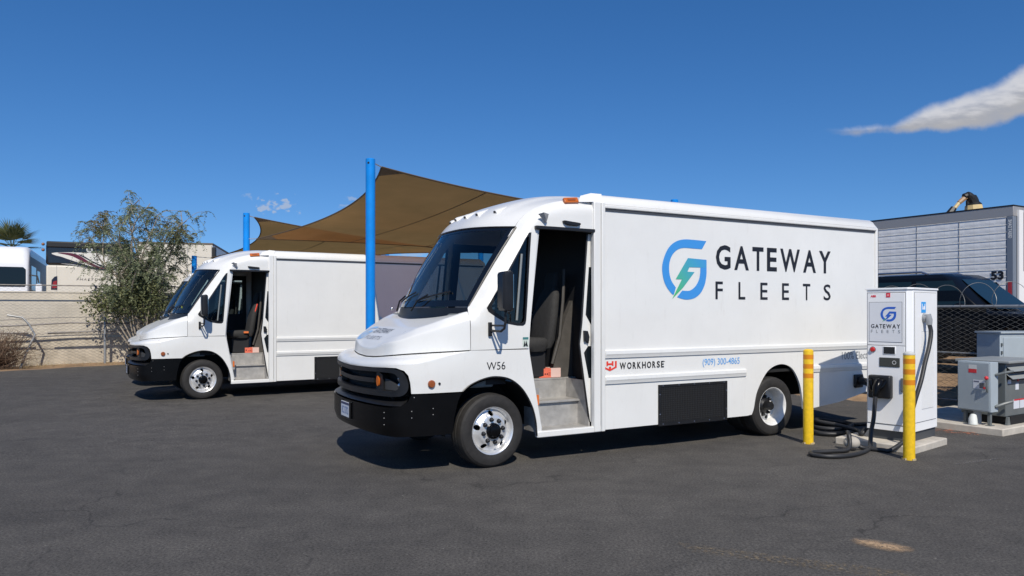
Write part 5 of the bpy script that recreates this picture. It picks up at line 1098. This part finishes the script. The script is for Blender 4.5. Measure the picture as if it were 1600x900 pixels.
c = MB(); c.prism([PX(79, 452), PX(87.5, 452), PX(87.5, 431), PX(84, 432), PX(80, 437)], -.03, .002); c.build('tail_light_surround', NAVY, t); c = MB(); c.prism([PX(80.5, 450), PX(87, 450), PX(87, 438), PX(82, 440)], -.04, -.031); c.build('tail_light', mat('tail_red', (.28, .02, .02), .3), t)
c = MB(); c.box(PX(86.5, 0)[0], PX(87, 0)[0], -.006, .0, .4, 3.0); c.build('panel_seam', RGREY, t)
for py in (381, 390): c = MB(); c.sphere((-.12, .1, PX(0, py)[1]), .07, 10, 6); c.build('marker_lamp', mat('marker_brown', (.25, .12, .07), .4), t)
X, Y, a = face_frame(214, 36.0)
t = thing('box_trailer', 'cream box trailer with riveted side behind the leafy tree', 'trailer', (X, Y, BZ), R(14))
b = MB(); b.box(0, 3.45, 0, 7, .6, 4.26); b.build('box', CREAM, t, bevel=.02); b = MB(); b.box(-.02, 3.47, -.02, 7.02, 4.261, 4.34); b.build('top_rail', mat('trailer_top_brown', (.14, .11, .08), .6), t); b = MB(); b.box(3.42, 3.60, -.04, .3, 3.1, 4.15); b.build('corner_unit', EB, t, bevel=.05)
for k in range(4): b = MB(); b.box(k*1.12+.03, k*1.12+.06, -.012, -.001, .62, 4.2); b.build('seam_strip', RGREY, t)
b = MB()
for x in (.8, 2.6): b.tube([(x, .4, 0), (x, .4, .6)], .12, 8)
b.build('support', EB, t)
b = MB(); b.box(.3, .9, -.16, -.03, .75, 1.35); b.build('side_box', mat('side_box_blue', (.03, .12, .35), .5), t)

# ------------------------------------------------------------------ vegetation
def leaf_mat(name, c0, c1, tr=.35):
    m = bpy.data.materials.new(name); m.use_nodes = True; nt = m.node_tree; N = nt.nodes; L = nt.links; N.clear()
    o = N.new('ShaderNodeOutputMaterial'); d = N.new('ShaderNodeBsdfDiffuse'); t = N.new('ShaderNodeBsdfTranslucent'); mx = N.new('ShaderNodeMixShader'); mx.inputs[0].default_value = tr
    g = N.new('ShaderNodeNewGeometry'); r = N.new('ShaderNodeValToRGB'); r.color_ramp.elements[0].color = (*c0, 1); r.color_ramp.elements[1].color = (*c1, 1); L.new(g.outputs['Random Per Island'], r.inputs[0])
    L.new(r.outputs[0], d.inputs[0]); L.new(r.outputs[0], t.inputs[0]); L.new(d.outputs[0], mx.inputs[1]); L.new(t.outputs[0], mx.inputs[2]); L.new(mx.outputs[0], o.inputs[0]); return m
LEAF = leaf_mat('grey_green_leaf', (.125, .15, .085), (.35, .38, .225)); LEAF2 = leaf_mat('olive_leaf', (.11, .10, .04), (.26, .21, .10)); BARK = mat('pale_bark', (.30, .25, .19), .9, var=.25, vscale=8, bump=.4, bscale=30)
def leaves(pts, size, m, name, parent, droop=.6, aspect=.28):
    V = []; F = []
    for p in pts:
        s = size*rng.uniform(.6, 1.35); d = Vector(rng.normal(size=3)); d.z -= droop; d.normalize(); q = d.cross(Vector(rng.normal(size=3))).normalized()
        b0 = len(V); p = Vector(p); w = q*s*aspect
        V += [tuple(p), tuple(p+d*s*.5+w), tuple(p+d*s), tuple(p+d*s*.5-w)]; F.append((b0, b0+1, b0+2, b0+3))
    me = bpy.data.meshes.new(name); me.from_pydata(V, [], F); me.update(); return tag(obj(name, me, m, parent), kind='stuff')
tx, ty = -12.75, 25.9; tg = gnd(tx, ty)
t = thing('pepper_tree', 'loose grey-green tree with pale stems in front of the tan wall', 'tree', (tx, ty, tg))
def tpx(px, py, dy=0): Y_ = ty+dy; return np.array(((px-800)/1155*Y_-tx, dy, 1.758-(py-487)/1155*Y_-tg))
limbs = []; tips = []
def limb(a, b, r0, r1, bend=.12):
    a = np.array(a); b = np.array(b); m = (a+b)/2+rng.normal(size=3)*bend*np.linalg.norm(b-a); P = cr([tuple(a), tuple(m), tuple(b)], 4); limbs.append((P, [r0+(r1-r0)*i/(len(P)-1) for i in range(len(P))])); return P
base = np.array((.0, 0, 0)); crown_pts = [(150, 345), (140, 370), (165, 335), (185, 350), (170, 380), (205, 325), (218, 312), (235, 318), (225, 345), (248, 335), (262, 360), (283, 330), (292, 345), (288, 372), (270, 385), (245, 380), (205, 375), (190, 395), (215, 400), (240, 405), (265, 405), (180, 420), (200, 430), (225, 432), (255, 425), (190, 450), (210, 455), (175, 440), (278, 410), (240, 450)]
trunks = [limb(base+np.array((dx, dy, 0)), tpx(px, py, d2), .075, .045, .06) for dx, dy, px, py, d2 in ((0, 0, 208, 440, 0), (.12, .1, 228, 430, .3), (-.1, .1, 190, 445, -.3), (.2, 0, 245, 435, .1))]
for (px, py) in crown_pts:
    d = rng.uniform(-1.3, 1.3); e = tpx(px, py, d); k = trunks[rng.integers(0, 4)]; s0 = np.array(k[rng.integers(5, 9)]); P = limb(s0, e, .034, .012)
    for j in range(7):
        q = np.array(P[rng.integers(3, 9)]); e2 = q+rng.normal(size=3)*np.array((.40, .45, .34))+np.array((0, 0, .05)); limb(q, e2, .010, .004); tips.append(e2)
        for _ in range(2): tips.append(q+(e2-q)*rng.uniform(.4, 1)+rng.normal(size=3)*.10)
b = MB()
for P, r in limbs: b.tube(P, r, 5, caps=False)
b.build('trunk', BARK, t, fix=False)
def sprays(tips, m, name, parent, n=2, size=.062, ln=(.30, .62)):
    """hanging feathery sprays: leaf pairs strung along drooping twigs"""
    V = []; F = []
    for e in tips:
        for _ in range(n):
            az = rng.uniform(0, 2*math.pi); L_ = rng.uniform(*ln); h = Vector((math.cos(az), math.sin(az), 0)); k = int(L_/.034); rise = rng.uniform(-.1, .35); drop = rng.uniform(.5, 1.1)
            P = [Vector(e)+h*L_*t*.75+Vector((0, 0, L_*(rise*t-drop*t*t))) for t in np.linspace(0, 1, k)]
            for i in range(k-1):
                t = (P[i+1]-P[i]).normalized(); sd = t.cross(Vector((0, 0, 1))); sd = sd.normalized() if sd.length > .05 else Vector((1, 0, 0))
                for sg in (-1, 1):
                    d = (sd*sg+t*.6+Vector(rng.normal(size=3))*.35).normalized(); s_ = size*rng.uniform(.7, 1.3); w = d.cross(Vector(rng.normal(size=3))).normalized()*s_*.22; b0 = len(V)
                    V += [tuple(P[i]), tuple(P[i]+d*s_*.5+w), tuple(P[i]+d*s_), tuple(P[i]+d*s_*.5-w)]; F.append((b0, b0+1, b0+2, b0+3))
                b0 = len(V); w = sd*.004; V += [tuple(P[i]-w), tuple(P[i]+w), tuple(P[i+1])]; F.append((b0, b0+1, b0+2))
    me = bpy.data.meshes.new(name); me.from_pydata(V, [], F); me.update(); return tag(obj(name, me, m, parent), kind='stuff')
sprays(tips, LEAF, 'crown', t, 3)
lo_ = []
for (px, py) in ((150, 345), (140, 368), (158, 352), (168, 340), (290, 370), (262, 350)):
    c0 = tpx(px, py, rng.uniform(-.8, .8))
    for _ in range(9): lo_.append(c0+rng.uniform(-1, 1, size=3)*np.array((.35, .4, .22)))
sprays(lo_, LEAF2, 'dry_sprays', t)
# low shrub at the foot of the tree
t = thing('shrub', 'dark green shrub sprawling over the fence below the tree', 'shrub', (tx+.05, ty-.35, tg))
sh = []; b = MB()
for (px, py, n, s) in ((160, 468, 200, .28), (180, 478, 320, .34), (200, 470, 420, .36), (222, 470, 420, .36), (245, 478, 340, .32), (262, 488, 260, .28), (150, 478, 120, .24), (238, 455, 220, .3), (205, 452, 240, .3)):
    c0 = np.array(((px-800)/1155*(ty-.35)-tx-.05, 0, 1.758-(py-487)/1155*(ty-.35)-tg)); b.tube(cr([(0, 0, 0), tuple(c0*.5+rng.normal(size=3)*.1), tuple(c0)], 4), [.03, .028, .026, .024, .022, .02, .016, .012, .008], 5, caps=False)
    for _ in range(int(n*1.5)): sh.append(c0+rng.normal(size=3)*np.array((s, s, s*.8)))
b.build('stems', BARK, t, fix=False); leaves(sh, .095, leaf_mat('shrub_leaf', (.09, .105, .048), (.27, .28, .14)), 'foliage', t, .2, .32)
# brown dead bush
DEAD = mat('dead_twigs', (.17, .11, .07), .9, var=.3, vscale=14)
dx, dy = -16.9, 24.1
t = thing('dead_bush', 'brown dead bush of bare twigs against the fence at far left', 'bush', (dx, dy, gnd(dx, dy)))
b = MB()
for i in range(420):
    a = rng.uniform(0, 2*math.pi); r = rng.uniform(0, .25); p = np.array((r*math.cos(a), r*math.sin(a), 0)); e = np.array((rng.normal()*.62, rng.normal()*.3, rng.uniform(.25, 1.35))); m = (p+e)/2+rng.normal(size=3)*.16; b.tube([p, m, e], [.010, .007, .004], 3, caps=False)
    for _ in range(2): f = m+(e-m)*rng.uniform(.2, .9); b.tube([f, f+rng.normal(size=3)*.2], [.005, .003], 3, caps=False)
b.build('twigs', DEAD, t, fix=False)
# dry weeds along the foot of the fence
wv_ = MB()
for i in range(900):
    s = rng.uniform(2.5, 12); o_ = -abs(rng.normal())*.35-.05; p = L0+LD*s+nrm*o_; z = gnd(p.x, p.y)-.03; h = rng.uniform(.05, .22); l = rng.normal(size=2)*.06
    wv_.add([(p.x-.006, p.y, z), (p.x+.006, p.y, z), (p.x+l[0], p.y+l[1], z+h)], [(0, 1, 2)])
tag(wv_.build('dry_weeds', mat('straw', (.34, .25, .13), .9), fix=False), 'straw coloured dry weeds along the foot of the broken fence', 'weeds', kind='stuff')
# small stones and wood chips on the dirt at the right
st_ = MB()
for i in range(700):
    q = rng.uniform(-3.5, 7); e = rng.uniform(-1.2, .6); x = 7.83-.515*q+.857*e; y = 13.5+.857*q+.515*e; z = dirt_z(x, y); r = rng.uniform(.012, .04); a = rng.uniform(0, 3)
    st_.add([(x+r*math.cos(a), y+r*math.sin(a), z), (x-r*math.sin(a), y+r*math.cos(a), z), (x-r*math.cos(a), y-r*math.sin(a), z), (x+r*math.sin(a), y-r*math.cos(a), z), (x, y, z+r*.9)], [(0, 1, 4), (1, 2, 4), (2, 3, 4), (3, 0, 4)])
tag(st_.build('stones', mat('dirt_clods', (.30, .20, .12), .95, var=.3, vscale=3), fix=False), 'scattered clods and stones on the dirt bank', 'stones', kind='stuff')
# fan palm far behind the white motorhome
PALM = leaf_mat('palm_leaf', (.07, .09, .035), (.20, .20, .09), .2); 
Xp, Yp = (19-800)/1155*46, 46.0
t = thing('palm_tree', 'fan palm whose crown shows above the white motorhome', 'palm', (Xp, Yp, .8))
pz = 1.758+100/1155*46-.8
b = MB(); b.tube([(0, 0, 0), (.05, 0, pz*.5), (0, 0, pz)], [.24, .2, .22], 12); b.build('trunk', BARK, t)
def frond(m, az, elv, L_, fan):
    d = Vector((math.cos(az)*math.cos(elv), math.sin(az)*math.cos(elv), math.sin(elv))); s_ = d.cross(Vector((0, 0, 1))).normalized(); n_ = s_.cross(d); c0 = d*L_*.45
    m.tube([(0, 0, pz), tuple(Vector((0, 0, pz))+c0)], .018, 4, caps=False)
    for k in range(-9, 10):
        a = k/9*fan; q = (d*math.cos(a)+s_*math.sin(a)).normalized(); l = L_*.72*(1-.25*abs(k/9)); w = n_.cross(q).normalized()*.035; o0 = Vector((0, 0, pz))+c0
        m.add([tuple(o0), tuple(o0+q*l*.5+w), tuple(o0+q*l-n_*.10*l), tuple(o0+q*l*.5-w)], [(0, 1, 2, 3)])
for i in range(26):
    m = MB(); frond(m, i*2.399, R(78-i*4.6), 1.72, 1.25); m.build('frond', PALM, t, fix=False)
for i in range(16):
    m = MB(); frond(m, i*2.1, R(-38-rng.uniform(0, 25)), 1.2, .8); m.build('dry_frond', mat('dry_palm', (.30, .23, .12), .9), t, fix=False)
